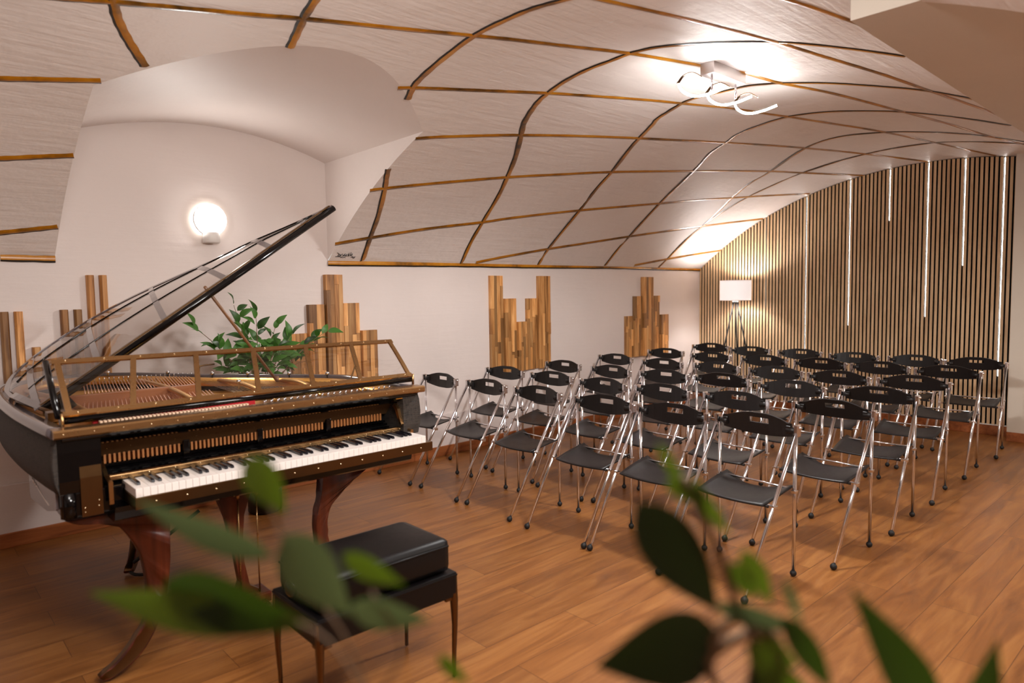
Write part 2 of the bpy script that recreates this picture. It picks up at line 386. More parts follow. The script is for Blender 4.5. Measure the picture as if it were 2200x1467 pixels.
# painted bamboo ribs on the vault
RIBS = {
 'L0a': [(0.505, 4.872, 1.683), (0.769, 4.872, 1.681)],
 'L0b': [(2.539, 4.872, 1.688), (3.204, 4.872, 1.693), (3.9, 4.872, 1.698), (4.784, 4.872, 1.699), (5.857, 4.872, 1.707), (6.708, 4.872, 1.703), (7.731, 4.872, 1.7)],
 'L1a': [(0.376, 4.768, 1.778), (0.497, 4.738, 1.801), (0.623, 4.713, 1.821), (0.761, 4.683, 1.844)],
 'L1': [(2.526, 4.723, 1.813), (2.791, 4.656, 1.865), (3.237, 4.543, 1.947), (3.753, 4.431, 2.022), (4.008, 4.361, 2.066), (4.691, 4.2, 2.161), (5.615, 3.987, 2.271), (6.157, 3.848, 2.335), (6.57, 3.749, 2.376), (7.061, 3.619, 2.426), (7.687, 3.458, 2.48)],
 'L2a': [(0.358, 4.278, 2.117), (0.467, 4.255, 2.129), (0.616, 4.22, 2.15), (0.769, 4.184, 2.17)],
 'L2': [(2.535, 4.217, 2.151), (2.645, 4.181, 2.171), (2.997, 4.078, 2.226), (3.545, 3.919, 2.303), (4.0, 3.8, 2.355), (4.498, 3.664, 2.409), (5.376, 3.455, 2.481), (6.293, 3.228, 2.546), (6.771, 3.129, 2.569), (7.749, 2.907, 2.612)],
 'L3a': [(0.334, 3.754, 2.374), (0.428, 3.728, 2.385), (0.591, 3.682, 2.402), (0.792, 3.628, 2.423)],
 'L3': [(2.544, 3.663, 2.41), (2.709, 3.599, 2.433), (3.034, 3.494, 2.469), (3.239, 3.432, 2.489), (3.679, 3.31, 2.524), (4.221, 3.172, 2.559), (5.054, 2.962, 2.603), (5.523, 2.836, 2.623), (5.963, 2.721, 2.639), (6.754, 2.53, 2.657), (7.736, 2.296, 2.666)],
 'L4': [(2.129, 3.222, 2.547), (2.24, 3.178, 2.558), (2.567, 3.071, 2.582), (2.773, 3.0, 2.596), (2.999, 2.918, 2.61), (3.275, 2.829, 2.624), (3.658, 2.704, 2.641), (3.937, 2.62, 2.649), (4.409, 2.479, 2.66), (4.7, 2.416, 2.663), (4.903, 2.36, 2.665), (5.352, 2.25, 2.666), (5.942, 2.095, 2.663), (6.738, 1.936, 2.654), (7.693, 1.728, 2.632)],
 'L5': [(0.409, 3.175, 2.559), (0.573, 3.124, 2.57), (0.709, 3.079, 2.58), (0.934, 3.008, 2.594), (1.228, 2.913, 2.611), (1.388, 2.854, 2.621), (1.596, 2.786, 2.631), (1.847, 2.701, 2.641), (2.136, 2.593, 2.652), (2.331, 2.517, 2.657), (2.588, 2.426, 2.662), (2.944, 2.286, 2.666), (3.295, 2.179, 2.665), (3.487, 2.124, 2.664), (3.698, 2.052, 2.661), (4.041, 2.005, 2.658), (4.473, 1.878, 2.648), (5.175, 1.738, 2.633), (5.782, 1.611, 2.614), (6.444, 1.489, 2.592), (6.881, 1.349, 2.563), (7.23, 1.256, 2.54)],
 'L6': [(2.106, 1.99, 2.657), (2.294, 1.934, 2.653), (2.463, 1.881, 2.649), (2.732, 1.794, 2.64), (3.213, 1.655, 2.621), (3.356, 1.62, 2.616), (3.686, 1.543, 2.603), (4.105, 1.442, 2.583), (4.583, 1.354, 2.564), (5.242, 1.215, 2.529), (5.46, 1.175, 2.518)],
 'L7': [(2.479, 1.354, 2.564), (2.674, 1.293, 2.549), (2.801, 1.249, 2.538), (2.991, 1.195, 2.524), (3.123, 1.156, 2.513)],
 'La': [(4.002, 4.853, 1.707), (4.311, 4.783, 1.766), (4.77, 4.684, 1.844), (5.241, 4.589, 1.914), (5.768, 4.474, 1.994), (6.721, 4.258, 2.128), (7.137, 4.158, 2.184), (7.716, 4.021, 2.255)],
 'Lb': [(6.324, 4.841, 1.718), (6.845, 4.742, 1.798), (7.347, 4.653, 1.867), (7.772, 4.583, 1.919)],
 'T0': [(0.703, 3.005, 2.595), (0.733, 3.087, 2.578), (0.765, 3.177, 2.558), (0.818, 3.281, 2.532), (0.875, 3.374, 2.506), (0.936, 3.467, 2.478)],
 'T1': [(1.368, 2.6, 2.651), (1.383, 2.687, 2.643), (1.405, 2.836, 2.623), (1.437, 2.985, 2.599), (1.457, 3.093, 2.577)],
 'T2a': [(2.839, 4.861, 1.7), (2.791, 4.656, 1.865), (2.74, 4.45, 2.01), (2.641, 4.194, 2.164), (2.582, 4.072, 2.229), (2.546, 3.989, 2.27)],
 'T2': [(2.247, 3.303, 2.526), (2.203, 3.182, 2.557), (2.185, 3.076, 2.581), (2.169, 2.868, 2.619), (2.148, 2.58, 2.653), (2.158, 2.328, 2.665), (2.17, 2.191, 2.666), (2.193, 2.072, 2.662), (2.217, 1.912, 2.652)],
 'T3': [(3.845, 4.866, 1.696), (3.783, 4.646, 1.873), (3.732, 4.406, 2.038), (3.657, 4.14, 2.194), (3.551, 3.909, 2.308), (3.421, 3.677, 2.404), (3.241, 3.425, 2.491), (3.146, 3.297, 2.528), (3.071, 3.153, 2.564), (3.016, 3.027, 2.591), (2.99, 2.922, 2.61), (2.959, 2.759, 2.634), (2.947, 2.572, 2.653), (2.956, 2.414, 2.663), (2.953, 2.278, 2.666), (2.982, 2.132, 2.664), (3.049, 2.003, 2.658), (3.131, 1.856, 2.646), (3.243, 1.671, 2.624), (3.327, 1.555, 2.605), (3.486, 1.383, 2.571), (3.661, 1.196, 2.524)],
 'T4': [(4.812, 4.857, 1.704), (4.775, 4.689, 1.84), (4.691, 4.2, 2.161), (4.585, 3.916, 2.305), (4.485, 3.649, 2.415), (4.281, 3.296, 2.528), (4.199, 3.147, 2.565), (4.091, 2.964, 2.602), (4.033, 2.883, 2.616), (3.99, 2.765, 2.633), (3.93, 2.594, 2.652), (3.928, 2.482, 2.66), (3.958, 2.315, 2.666), (3.966, 2.169, 2.665), (4.01, 2.069, 2.662), (4.046, 2.008, 2.659), (4.197, 1.796, 2.64), (4.375, 1.599, 2.612), (4.555, 1.377, 2.569), (4.791, 1.194, 2.523)],
 'T5': [(5.826, 4.849, 1.71), (5.788, 4.626, 1.887), (5.768, 4.474, 1.994), (5.615, 3.987, 2.271), (5.371, 3.452, 2.482), (5.157, 3.159, 2.562), (5.061, 2.953, 2.604), (4.961, 2.788, 2.63), (4.914, 2.572, 2.653), (4.891, 2.354, 2.665), (4.969, 2.122, 2.664), (5.096, 1.936, 2.654), (5.255, 1.729, 2.632), (5.522, 1.483, 2.591), (5.824, 1.225, 2.532)],
 'T6': [(6.821, 4.856, 1.704), (6.831, 4.733, 1.806), (6.783, 4.405, 2.038), (6.777, 4.234, 2.142), (6.702, 4.016, 2.257), (6.545, 3.735, 2.382), (6.404, 3.469, 2.477), (6.323, 3.22, 2.548), (5.963, 2.721, 2.639), (5.857, 2.403, 2.663), (5.97, 2.104, 2.663), (6.122, 1.882, 2.649), (6.331, 1.617, 2.615), (6.516, 1.458, 2.586), (6.699, 1.314, 2.554), (6.832, 1.159, 2.514)],
 'T7': [(6.777, 4.234, 2.142), (6.784, 4.198, 2.162), (6.774, 3.947, 2.29), (6.781, 3.687, 2.401), (6.797, 3.415, 2.494), (6.792, 3.11, 2.573), (6.766, 2.514, 2.658), (6.713, 1.972, 2.656), (6.76, 1.685, 2.626), (6.85, 1.343, 2.561), (6.898, 1.14, 2.508)],
}

def ribmat():
    M = Mat('burnt_bamboo')
    n1 = M.node('ShaderNodeTexNoise', Scale=3.4, Detail=3.0, Roughness=.5); M.link(M.coords(), n1.inputs['Vector'])
    n2 = M.node('ShaderNodeTexNoise', Scale=28.0, Detail=4.0); M.link(M.coords(), n2.inputs['Vector'])
    ad = M.node('ShaderNodeMath', _operation='MULTIPLY_ADD'); ad.inputs[1].default_value = .3
    M.link(n2.outputs[0], ad.inputs[0]); M.link(n1.outputs[0], ad.inputs[2])
    M.link(M.ramp(ad.outputs[0], [(.42, srgb(60, 38, 8)), (.56, srgb(136, 88, 14)), (.66, srgb(176, 112, 14)), (.85, srgb(198, 136, 30))]), M.b.inputs['Base Color'])
    M.b.inputs['Roughness'].default_value = .28; return M.m
RIBM = ribmat()
BLK = simple('black_paint_line', srgb(22, 14, 8), .4)
def rib(pts, w, blackside):
    P = catmull(pts, 5)
    if all(p.y > 4.86 for p in P):
        for p in P: p.z -= .014; p.y = 4.866
    bm = NB(); prev = None; n = len(P)
    prof = [(-.5, 0, 1), (-.24, .003, 0), (.14, .005, 0), (.5, 0, 0)]
    for i, p in enumerate(P):
        t = (P[min(i+1, n-1)] - P[max(i-1, 0)]).normalized()
        if p.y > 4.86: nrm = Vector((0, -1, 0))
        else: nrm = Vector((0, VY-p.y, VZ-p.z)).normalized()
        s = t.cross(nrm).normalized()
        if s.dot(Vector(blackside)) < 0: s = -s
        ww = w*(1+.07*sin(i*1.7+p.x*9))
        row = [bm.verts.new(p - s*a*ww + nrm*(h+.0015)) for a, h, _ in prof]
        if prev:
            for k in range(3):
                f = bm.faces.new((prev[k], prev[k+1], row[k+1], row[k])); f.material_index = 1 if k == 0 else 0; f.smooth = k > 0
        prev = row
    return bm
for i, (k, pts) in enumerate(RIBS.items()):
    side = (0, .3, -1) if k[0] == 'L' else (-1, .2, 0)
    struct('trim_%d' % (i+5), rib(pts, .040 if k[0] == 'L' else .042, side), [RIBM, BLK])
# artist's signature on the plaster
bm = NB()
def onv(x, z): return Vector((x, vy(z)-.004, z))
sg = [[(0,.9),(.12,.72),(.1,.4),(.2,.45),(.22,.6),(.1,.7)], [(.22,.4),(.3,.75),(.36,.4),(.44,.8),(.4,.4)], [(.42,.45),(.55,.7),(.5,.4),(.62,.45)], [(.6,.7),(.66,.4),(.62,.95)], [(.7,.4),(.66,.6),(.74,.65),(.72,1.0),(.76,.45),(.82,.85),(.84,.4)],
      [(0,.3),(.3,.3)], [(.3,.1),(.36,.3),(.42,.1),(.48,.3),(.55,.12)], [(.84,.2),(.92,.4),(.95,.15)], [(.95,.2),(1.05,.35),(1.03,.1),(.96,.15)]]
for s in sg:
    tube(bm, [onv(2.585+.16*a, 1.712+.045*b) for a, b in s], .0022, 5)
tag(obj('wall_signature', bm, INK), 'small black handwritten signature on the plaster above the end of the bottom rib', 'signature')

# ================================================================ GRAND PIANO
PO = Vector((1.15, 3.6, 0))
piano = thing('grand_piano', 'black grand piano with brass edging, clear acrylic lid raised and curved mahogany legs', 'piano', PO)
def pp(name, bm, mat, parent=None, label=None, kind=None):
    return obj(name, shift(bm, PO), mat, parent or piano, label, kind)
YF = 2.75
# case outline (plan)
out = [(.405, YF), (.385, 3.0), (.365, 3.4), (.365, 3.9), (.39, 4.25), (.47, 4.52), (.62, 4.68), (.80, 4.72), (.97, 4.66), (1.10, 4.54), (1.24, 4.31), (1.40, 4.05), (1.53, 3.90), (1.69, 3.70), (1.84, 3.50), (1.885, 3.35), (1.885, 3.0), (1.885, YF)]
OUT = [Vector((p.x, p.y, 0)) for p in catmull([(x, y, 0) for x, y in out], 4)]
def offs(P, d):
    R = []
    for i, p in enumerate(P):
        t = (P[min(i+1, len(P)-1)] - P[max(i-1, 0)]).normalized(); R.append(p + Vector((t.y, -t.x, 0))*d)
    return R
def wallstrip(bm, prof, P=OUT, smooth=True, mi=None):
    """prof: list of (inward offset, z), closed loop swept along P"""
    rings = [[bm.verts.new(Vector((q.x, q.y, z))) for q in offs(P, d)] for d, z in prof]
    m = len(prof)
    for j in range(m):
        a, b = rings[j], rings[(j+1) % m]
        for i in range(len(P)-1):
            f = bm.faces.new((a[i], a[i+1], b[i+1], b[i])); f.smooth = smooth
            if mi: f.material_index = mi[j]
    for e, s in ((0, 1), (len(P)-1, -1)):
        try: bm.faces.new([rings[j][e] for j in range(m)][::s])
        except Exception: pass
bm = NB(); wallstrip(bm, [(.0, .755), (-.012, .80), (-.016, .86), (-.010, .92), (0, .95), (.045, .95), (.045, .755)])
rim = pp('case_rim', bm, WEAVE, label='woven black cloth covered case side')
bm = NB()
prism(bm, [(p.x, p.y) for p in offs(OUT, .04)], lambda p, d: Vector((p[0], p[1], d)), .742, .756)
pp('bottom_board', bm, GLOSS)
bm = NB(); wallstrip(bm, [(-.014, .952), (-.020, .962), (-.014, .984), (.035, .984), (.035, .952)])
pp('top_rim', bm, SHEEN, label='grey lacquered top moulding')
# front: brass edge, black fascia, brass band
bm = NB()
prism(bm, [(2.715, .956), (2.708, .962), (2.708, .98), (2.715, .986), (2.775, .986), (2.775, .956)], lambda p, d: Vector((d, p[0], p[1])), .392, 1.902)
fe = pp('front_edge', bm, BRONZE, label='brass strip along the front of the top edge')
bm = NB()
for i in range(17):
    ball(bm, (.42+i*.0905, 2.707, .971), .0028, 8)
pp('screw', bm, SCREW, fe, kind='stuff')
bm = NB()
prof = catmull([(0, 2.735, .957), (0, 2.75, .935), (0, 2.80, .908), (0, 2.865, .892)], 4)
prism(bm, [(p.y, p.z) for p in prof] + [(2.90, .90), (2.90, .957)], lambda p, d: Vector((d, p[0], p[1])), .42, 1.87, smooth=False)
pp('fascia', bm, GLOSS)
bm = NB(); prism(bm, [(2.850, .900), (2.902, .840), (2.912, .848), (2.865, .905)], lambda p, d: Vector((d, p[0], p[1])), .535, 1.80)
band = pp('brass_band', bm, BRONZE_B)
bm = NB()
for i in range(16): ball(bm, (.58+i*.079, 2.878, .872), .0035, 8)
pp('screw', bm, SCREW, band, kind='stuff')
# action opening
act = pp('action_rail', (lambda b: (box(b, .54, 1.80, 2.93, 2.98, .70, .90), b)[1])(NB()), FELT)
peg = None
xs_ = [.575 + i*.0163 for i in range(74)]
for i, x in enumerate(xs_):
    if abs(x-.86) < .012 or abs(x-1.16) < .012 or abs(x-1.48) < .012: continue
    if peg is None:
        bm = NB(); box(bm, -.004, .004, 2.895-PO.y, 2.93-PO.y, .812, .846, bev=.001)
        peg = obj('hammer_peg', bm, PEG, act); peg.location.x = x-PO.x; first = peg
    else:
        q = peg.copy(); C.objects.link(q); q.parent = act; q.location.x = x-PO.x
for x in (.86, 1.16, 1.48):
    bm = NB(); box(bm, x-.012, x+.012, 2.88, 2.93, .775, .86, bev=.003); pp('action_bracket', bm, GLOSS, act)
bm = NB()
for i in range(3): box(bm, .56, 1.79, 2.86+.018*i, 2.868+.018*i, .775+.012*i, .785+.012*i)
pp('damper_rod', bm, GLOSS, act)
# cheeks
for s, x0, x1 in ((0, .405, .535), (1, 1.80, 1.88)):
    bm = NB(); prism(bm, [(YF+.0, .757), (YF-.004, .80), (YF-.004, .90), (YF, .95), (2.95, .95), (2.95, .757)], lambda p, d: Vector((d, p[0], p[1])), x0, x1)
    ck = pp('cheek_block', bm, GLOSS if s == 0 else WEAVE)
bm = NB(); box(bm, .412, .60, YF+.002, 2.95, .668, .757, bev=.006); pp('cheek_block', bm, GLOSS)
bm = NB(); lathe(bm, [(.028, .668), (.028, .757)], (.435, YF+.024, 0), 20); pp('case_corner', bm, GLOSS)
bm = NB()
prism(bm, [(2.742, .668), (2.742, .806), (2.752, .905), (2.757, .905), (2.748, .806), (2.748, .668)], lambda p, d: Vector((d, p[0], p[1])), .466, .532)
bp = pp('cheek_plate', bm, BRONZE_D, label='bent brass plate beside the bass keys')
bm = NB()
for x, z in ((.476, .70), (.518, .70), (.476, .685), (.52, .72)): ball(bm, (x, 2.741, z), .0032, 8)
pp('screw', bm, SCREW, bp, kind='stuff')
for x0, x1 in ((.547, .561), (1.822, 1.836)):
    bm = NB()
    P_ = [(2.86, .832), (2.82, .815), (2.785, .792), (2.745, .782), (2.72, .781), (2.72, .700), (2.727, .700), (2.727, .772), (2.79, .775), (2.83, .795), (2.87, .82)]
    prism(bm, P_, lambda p, d: Vector((d, p[0], p[1])), x0, x1)
    br = pp('fallboard_bracket', bm, BRONZE)
    if x0 > 1:
        bm = NB(); P_ = [(2.80, .905), (2.775, .88), (2.765, .85), (2.745, .81), (2.755, .80), (2.78, .84), (2.795, .87), (2.82, .89)]
        prism(bm, P_, lambda p, d: Vector((d, p[0], p[1])), 1.785, 1.80); pp('fallboard_bracket', bm, BRONZE)
bm = NB(); box(bm, .562, 1.825, 2.775, 2.80, .772, .790, bev=.003)
fb = pp('fallboard_strip', bm, BRONZE)
bm = NB()
for i in range(14): ball(bm, (.60+i*.092, 2.774, .782), .003, 8)
pp('screw', bm, SCREW, fb, kind='stuff')
# keybed
bm = NB(); box(bm, .603, 1.870, 2.612, 2.90, .691, .7335, bev=.0015)
kb = pp('keyboard', bm, BRONZE_D, label='brass fronted key slip carrying the keys')
for i in range(12):
    bm = NB(); ball(bm, (.67+i*.103, 2.611, .712), .0042, 8); pp('screw', bm, SCREW, kb)
KW = 1.226/52; KX = .606; white = None; black = None
for i in range(52):
    if white is None:
        bm = NB(); box(bm, .0004, KW-.0004, 2.612-PO.y, 2.80-PO.y, .7345, .7655, bev=.0012)
        white = obj('white_key', bm, IVORY, kb); white.location.x = KX-PO.x
    else:
        q = white.copy(); C.objects.link(q); q.parent = kb; q.location.x = KX-PO.x+i*KW
for i in range(52):
    if i % 7 in (0, 2, 3, 5, 6) and i < 51 and i != -1:
        pass
    # A0 is white key 0; sharps follow A, C, D, F, G
    if i < 51 and (i % 7) in (0, 2, 3, 5, 6):
        x = KX + (i+1)*KW
        if black is None:
            bm = NB()
            vs = [(2.663, .766), (2.668, .775), (2.676, .7765), (2.80, .7775), (2.80, .766)]
            prism(bm, vs, lambda p, d: Vector((d, p[0]-PO.y, p[1])), -.0058, .0058)
            bmesh.ops.bevel(bm, geom=bm.edges[:], offset=.001, segments=1, affect='EDGES')
            black = obj('black_key', bm, EBONY, kb); black.location.x = x-PO.x
        else:
            q = black.copy(); C.objects.link(q); q.parent = kb; q.location.x = x-PO.x
bm = NB()
prism(bm, [(2.70, .690), (2.712, .668), (2.72, .640), (2.74, .630), (3.2, .630), (3.2, .690)], lambda p, d: Vector((d, p[0], p[1])), .56, 1.82)
pp('key_bed', bm, GLOSS)
# legs (profile in x,z; extruded across y, bronze tips)
innr = [(.43, .640), (.47, .617), (.52, .612), (.576, .600), (.62, .545), (.656, .474), (.675, .39), (.68, .302), (.667, .196), (.640, .150), (.600, .100), (.555, .060), (.505, .030)]
outr = [(.520, .012), (.545, .010), (.60, .034), (.655, .078), (.70, .145), (.727, .213), (.750, .31), (.763, .407), (.766, .50), (.768, .64)]
def leg(mirror, y0, y1, cx=None, rot=0):
    bm = NB(); n = 14
    I = catmull([(a, 0, b) for a, b in innr], 3); O = catmull([(a, 0, b) for a, b in outr[::-1]], 4)
    def samp(P, t):
        L = [0]
        for a, b in zip(P, P[1:]): L.append(L[-1]+(b-a).length)
        d = t*L[-1]
        for k in range(len(P)-1):
            if L[k+1] >= d-1e-9: return P[k].lerp(P[k+1], (d-L[k])/max(1e-9, L[k+1]-L[k]))
        return P[-1]
    N = 34; rows = []
    for i in range(N+1):
        t = i/N; a, b = samp(I, t), samp(O, t)
        th = (y1-y0)*(1-.42*t)/2; ym = (y0+y1)/2; row = []
        for (p, s, k) in ((a, -1, .8), (a, 1, .8), (b, 1, 1), (b, -1, 1)):
            x = p.x if not mirror else 2*1.15 - p.x - .0
            v = Vector((x, ym+s*th*k, p.z))
            if cx: v = Matrix.Translation(cx) @ Matrix.Rotation(rot, 4, 'Z') @ (v - Vector((.62 if not mirror else 1.68, ym, 0)))
            row.append(bm.verts.new(v))
        rows.append(row)
    for i, (r0, r1) in enumerate(zip(rows, rows[1:])):
        for k in range(4):
            f = bm.faces.new((r0[k], r0[(k+1)%4], r1[(k+1)%4], r1[k])); f.material_index = 1 if i >= N*.66 else 0; f.smooth = True
    bm.faces.new(rows[0]); bm.faces.new(rows[-1][::-1])
    es = [e for e in bm.edges if any(e.verts[0] in r and e.verts[1] not in r for r in rows)]
    bmesh.ops.bevel(bm, geom=es, offset=.007, segments=3, affect='EDGES', profile=.5)
    return bm
pp('leg', leg(False, 2.82, 2.90), [LEGW, BRONZE_D], label='sabre curved mahogany leg with brass foot')
_i, _o = innr, outr
innr = [(1.80, .635), (1.63, .535), (1.512, .44), (1.485, .336), (1.505, .20), (1.58, .09), (1.68, .03)]
outr = [(1.66, .012), (1.53, .06), (1.448, .20), (1.424, .36), (1.452, .49), (1.470, .635)]
pp('leg', leg(False, 2.92, 2.985), [LEGW, BRONZE_D], label='sabre curved mahogany leg with brass foot')
innr, outr = _i, _o
pp('leg', leg(False, 0, .08, Vector((.90, 3.98, 0)), radians(60)), [LEGW, BRONZE_D], label='rear sabre leg with dark brass foot')
# pedal lyre
bm = NB()
LY = [(.97, .632), (.997, .557), (1.022, .483), (1.045, .372), (1.070, .190), (1.05, .13), (1.16, .13), (1.112, .165), (1.092, .275), (1.092, .395), (1.100, .483), (1.125, .557), (1.16, .632)]
prism(bm, LY, lambda p, d: Vector((p[0], d, p[1])), 2.945, 2.985)
lyre = pp('pedal_lyre', bm, LEGW)
bm = NB(); box(bm, .99, 1.19, 2.90, 3.02, .085, .13, bev=.006); pp('lyre_box', bm, LEGW, lyre)
for x in (1.03, 1.09, 1.15):
    bm = NB(); box(bm, x-.012, x+.012, 2.80, 2.92, .095, .105, bev=.004); pp('pedal', bm, BRONZE, lyre)
for x in (1.069, 1.149):
    bm = NB(); tube(bm, [(x, 2.93, .60), (x, 2.93, .12)], .0035, 8); tube(bm, [(x, 2.93, .60), (x, 2.93, .565)], .009, 10)
    pp('pedal_rod', bm, BRONZE, lyre)
# lower side plate with script
bm = NB(); 
sp = [(2.79, .757), (2.79, .700), (2.81, .692), (2.98, .652), (3.05, .645), (3.38, .615), (3.40, .63), (3.40, .757)]
prism(bm, sp, lambda p, d: Vector((d, p[0], p[1])), .398, .406)
plt = pp('side_plate', bm, SHEEN, label='grey lacquered lower side plate with a handwritten mark')
bm = NB()
tube(bm, [(.397, 3.30, .716), (.397, 3.27, .700), (.397, 3.26, .718), (.397, 3.235, .698), (.397, 3.22, .712), (.397, 3.20, .700), (.397, 3.18, .708), (.397, 3.15, .700), (.397, 3.02, .690), (.397, 2.93, .686)], .0022, 6)
pp('script_mark', bm, IVORY, plt)
# soundboard, iron plate, strings
bm = NB(); prism(bm, [(.46, 2.985)] + [(p.x, p.y) for p in offs(OUT, .05) if p.y > 3.0] + [(1.83, 2.985)], lambda p, d: Vector((p[0], p[1], d)), .885, .895)
pp('soundboard', bm, simple('spruce', srgb(206, 154, 84), .35))
bm = NB()
INN = offs(OUT, .085)
wallstrip(bm, [(.045, .93), (.045, .958), (.06, .972), (.085, .972), (.10, .958), (.12, .948), (.12, .93)])
plate = pp('iron_plate', bm, GOLD, label='gold painted iron frame')
bm = NB(); box(bm, .45, 1.84, 2.93, 3.22, .925, .940, bev=.003); pp('pin_block', bm, GOLD, plate)
def strut(a, b, hgt, wd=.022):
    bm = NB(); a, b = Vector(a), Vector(b); m = (a+b)/2 + Vector((0, 0, hgt))
    tube(bm, catmull([a, (a*3+b)/4+Vector((0,0,hgt*.8)), m, (a+b*3)/4+Vector((0,0,hgt*.6)), b], 5), wd*.5, 8, ell=1.6, up=(0,0,1))
    return pp('plate_strut', bm, GOLD, plate)
strut((.60, 2.95, .95), (.52, 4.35, .95), .025); strut((.98, 2.95, .95), (1.06, 4.48, .95), .03); strut((1.28, 2.95, .95), (1.38, 4.02, .955), .03)
strut((1.50, 2.95, .95), (1.62, 3.72, .955), .03); strut((1.72, 2.95, .95), (1.80, 3.48, .955), .02)
bm = NB(); box(bm, .48, 1.14, 3.60, 3.63, .90, .992, bev=.004); pp('bass_bridge', bm, simple('bridge_wood', srgb(150, 92, 52), .5))
for j, (x, y) in enumerate(((1.20, 4.30), (1.36, 4.03), (1.32, 3.53), (1.50, 3.87), (1.66, 3.68), (1.80, 3.50), (.95, 4.58), (.62, 4.55))):
    bm = NB(); lathe(bm, [(.004, .955), (.004, .985), (.011, .987), (.011, 1.0), (.003, 1.004)], (x, y, 0), 14); pp('plate_bolt', bm, STEEL, plate)
for i in range(34):
    x = .56+i*.0165; bm = NB(); tube(bm, [(x, 3.16, .950), (x+.085, 3.585, .958)], .0026, 5); pp('bass_string', bm, COPPER)
for i in range(36):
    x = .66+i*.0145; bm = NB(); tube(bm, [(x, 3.64, .972), (x+.12, 4.34-.003*i, .972)], .0024, 5); pp('bass_string', bm, COPPER)
for i in range(38):
    x = 1.24+i*.0155; yb = 4.12-(x-1.24)*1.12
    bm = NB(); tube(bm, [(x, 2.98, .955), (x+.04, yb, .958)], .0013, 4); pp('treble_string', bm, STEEL)
for i in range(44):
    x = 1.15+i*.0145; bm = NB(); y = 2.80+.02*(i % 2)
    lathe(bm, [(.0035, .960), (.0035, .988), (.002, .992)], (x, y, 0), 8); pp('tuning_pin', bm, STEEL)
for i in range(30):
    x = .68+i*.0225; bm = NB(); lathe(bm, [(.003, .955), (.003, .985), (.0015, .990)], (x, 4.40-.006*i, 0), 6); pp('hitch_pin', bm, STEEL)
bm = NB(); box(bm, .44, 1.86, 2.775, 2.87, .955, .968); pp('front_plank', bm, GOLD)
bm = NB(); box(bm, .53, 1.12, 2.822, 2.845, .968, .994); pp('felt_strip', bm, REDF)
for i in range(40):
    x = .55+i*.0135; bm = NB(); box(bm, x-.0045, x+.0045, 2.79, 2.815, .968, .989, bev=.001); pp('damper_head', bm, CREAM)
# clear front screen
BL, BR_, TL, TR = Vector((.437, 2.800, 1.018)), Vector((1.925, 2.85, 1.018)), Vector((.440, 3.01, 1.198)), Vector((1.935, 3.05, 1.187))
sc_n = (BR_-BL).cross(TL-BL).normalized()
if sc_n.y > 0: sc_n = -sc_n
def scr(u, v): return BL.lerp(BR_, u).lerp(TL.lerp(TR, u), v) + sc_n*(.003*sin(pi*v))
screen = pp('front_screen', (lambda b: ([b.faces.new([b.verts.new(scr(u, v)) for u, v in ((i/16, j/8), ((i+1)/16, j/8), ((i+1)/16, (j+1)/8), (i/16, (j+1)/8))]) for i in range(16) for j in range(8)], bmesh.ops.remove_doubles(b, verts=b.verts[:], dist=1e-5), [setattr(f, 'smooth', True) for f in b.faces], b)[-1])(NB()), GLASS, label='clear acrylic front flap of the lid stood upright')
def flat(bm, pts, w, th, nrm, side):
    pts = [Vector(p) for p in pts]; T, U = frames(pts); prev = None
    for p, t in zip(pts, T):
        n_ = Vector(nrm) - t*Vector(nrm).dot(t); n_.normalize(); s = t.cross(n_)
        row = [bm.verts.new(p + s*a*w + n_*b*th) for a, b in ((-.5, 0), (.5, 0), (.5, 1), (-.5, 1))]
        if prev:
            for k in range(4): bm.faces.new((prev[k], prev[(k+1)%4], row[(k+1)%4], row[k]))
        else: bm.faces.new(row)
        prev = row
    bm.faces.new(prev[::-1])
bm = NB(); flat(bm, [scr(i/20, .03) for i in range(21)], .022, .008, sc_n, 0); rail = pp('bottom_bar', bm, BRONZE, screen)
bm = NB(); flat(bm, [scr(i/20, .97) for i in range(21)], .022, .008, sc_n, 0); pp('top_bar', bm, BRONZE, screen)
bm = NB(); tube(bm, [BL+Vector((-.01, .012, -.016)), BR_+Vector((.005, .012, -.016))], .013, 12); pp('hinge_tube', bm, GLOSS, screen)
us = [0.012, .149, .308, .472, .640, .802, .988]
for u in us:
    bm = NB(); flat(bm, [scr(u + (.035*j/10 if 0 < us.index(u) < 6 else 0), .03+.94*j/10) for j in range(11)], .020, .009, sc_n, 0)
    pp('post', bm, BRONZE, screen)
for x, p in ((0, BL), (1, BR_)):
    bm = NB(); tube(bm, [p+Vector((-.004+.008*x, .0, -.05)), p+Vector((-.004+.008*x, .0, .012))], .006, 10); pp('screen_pin', bm, BRONZE, screen)
bm = NB(); tube(bm, [BL+Vector((-.014, .004, 0)), TL+Vector((-.014, .004, .0))], .011, 10); pp('side_bar', bm, GLOSS, screen)
bm = NB()
for i in range(12):
    ball(bm, scr(.03+i*.0855, .97)+sc_n*.009, .0036, 8); ball(bm, scr(.03+i*.0855, .03)+sc_n*.009, .0036, 8)
pp('screw', bm, SCREW, screen, kind='stuff')
bm = NB(); tube(bm, catmull([(.97, 3.05, .96), (.97, 3.05, 1.03), (.975, 3.05, 1.12), (.985, 3.05, 1.135), (1.04, 3.05, 1.138)], 4), .004, 8); pp('music_arm', bm, BRONZE_D)
bm = NB(); tube(bm, catmull([(1.70, 3.10, .96), (1.72, 3.10, 1.0), (1.76, 3.10, 1.09)], 4), .004, 8); pp('music_arm', bm, BRONZE_D)
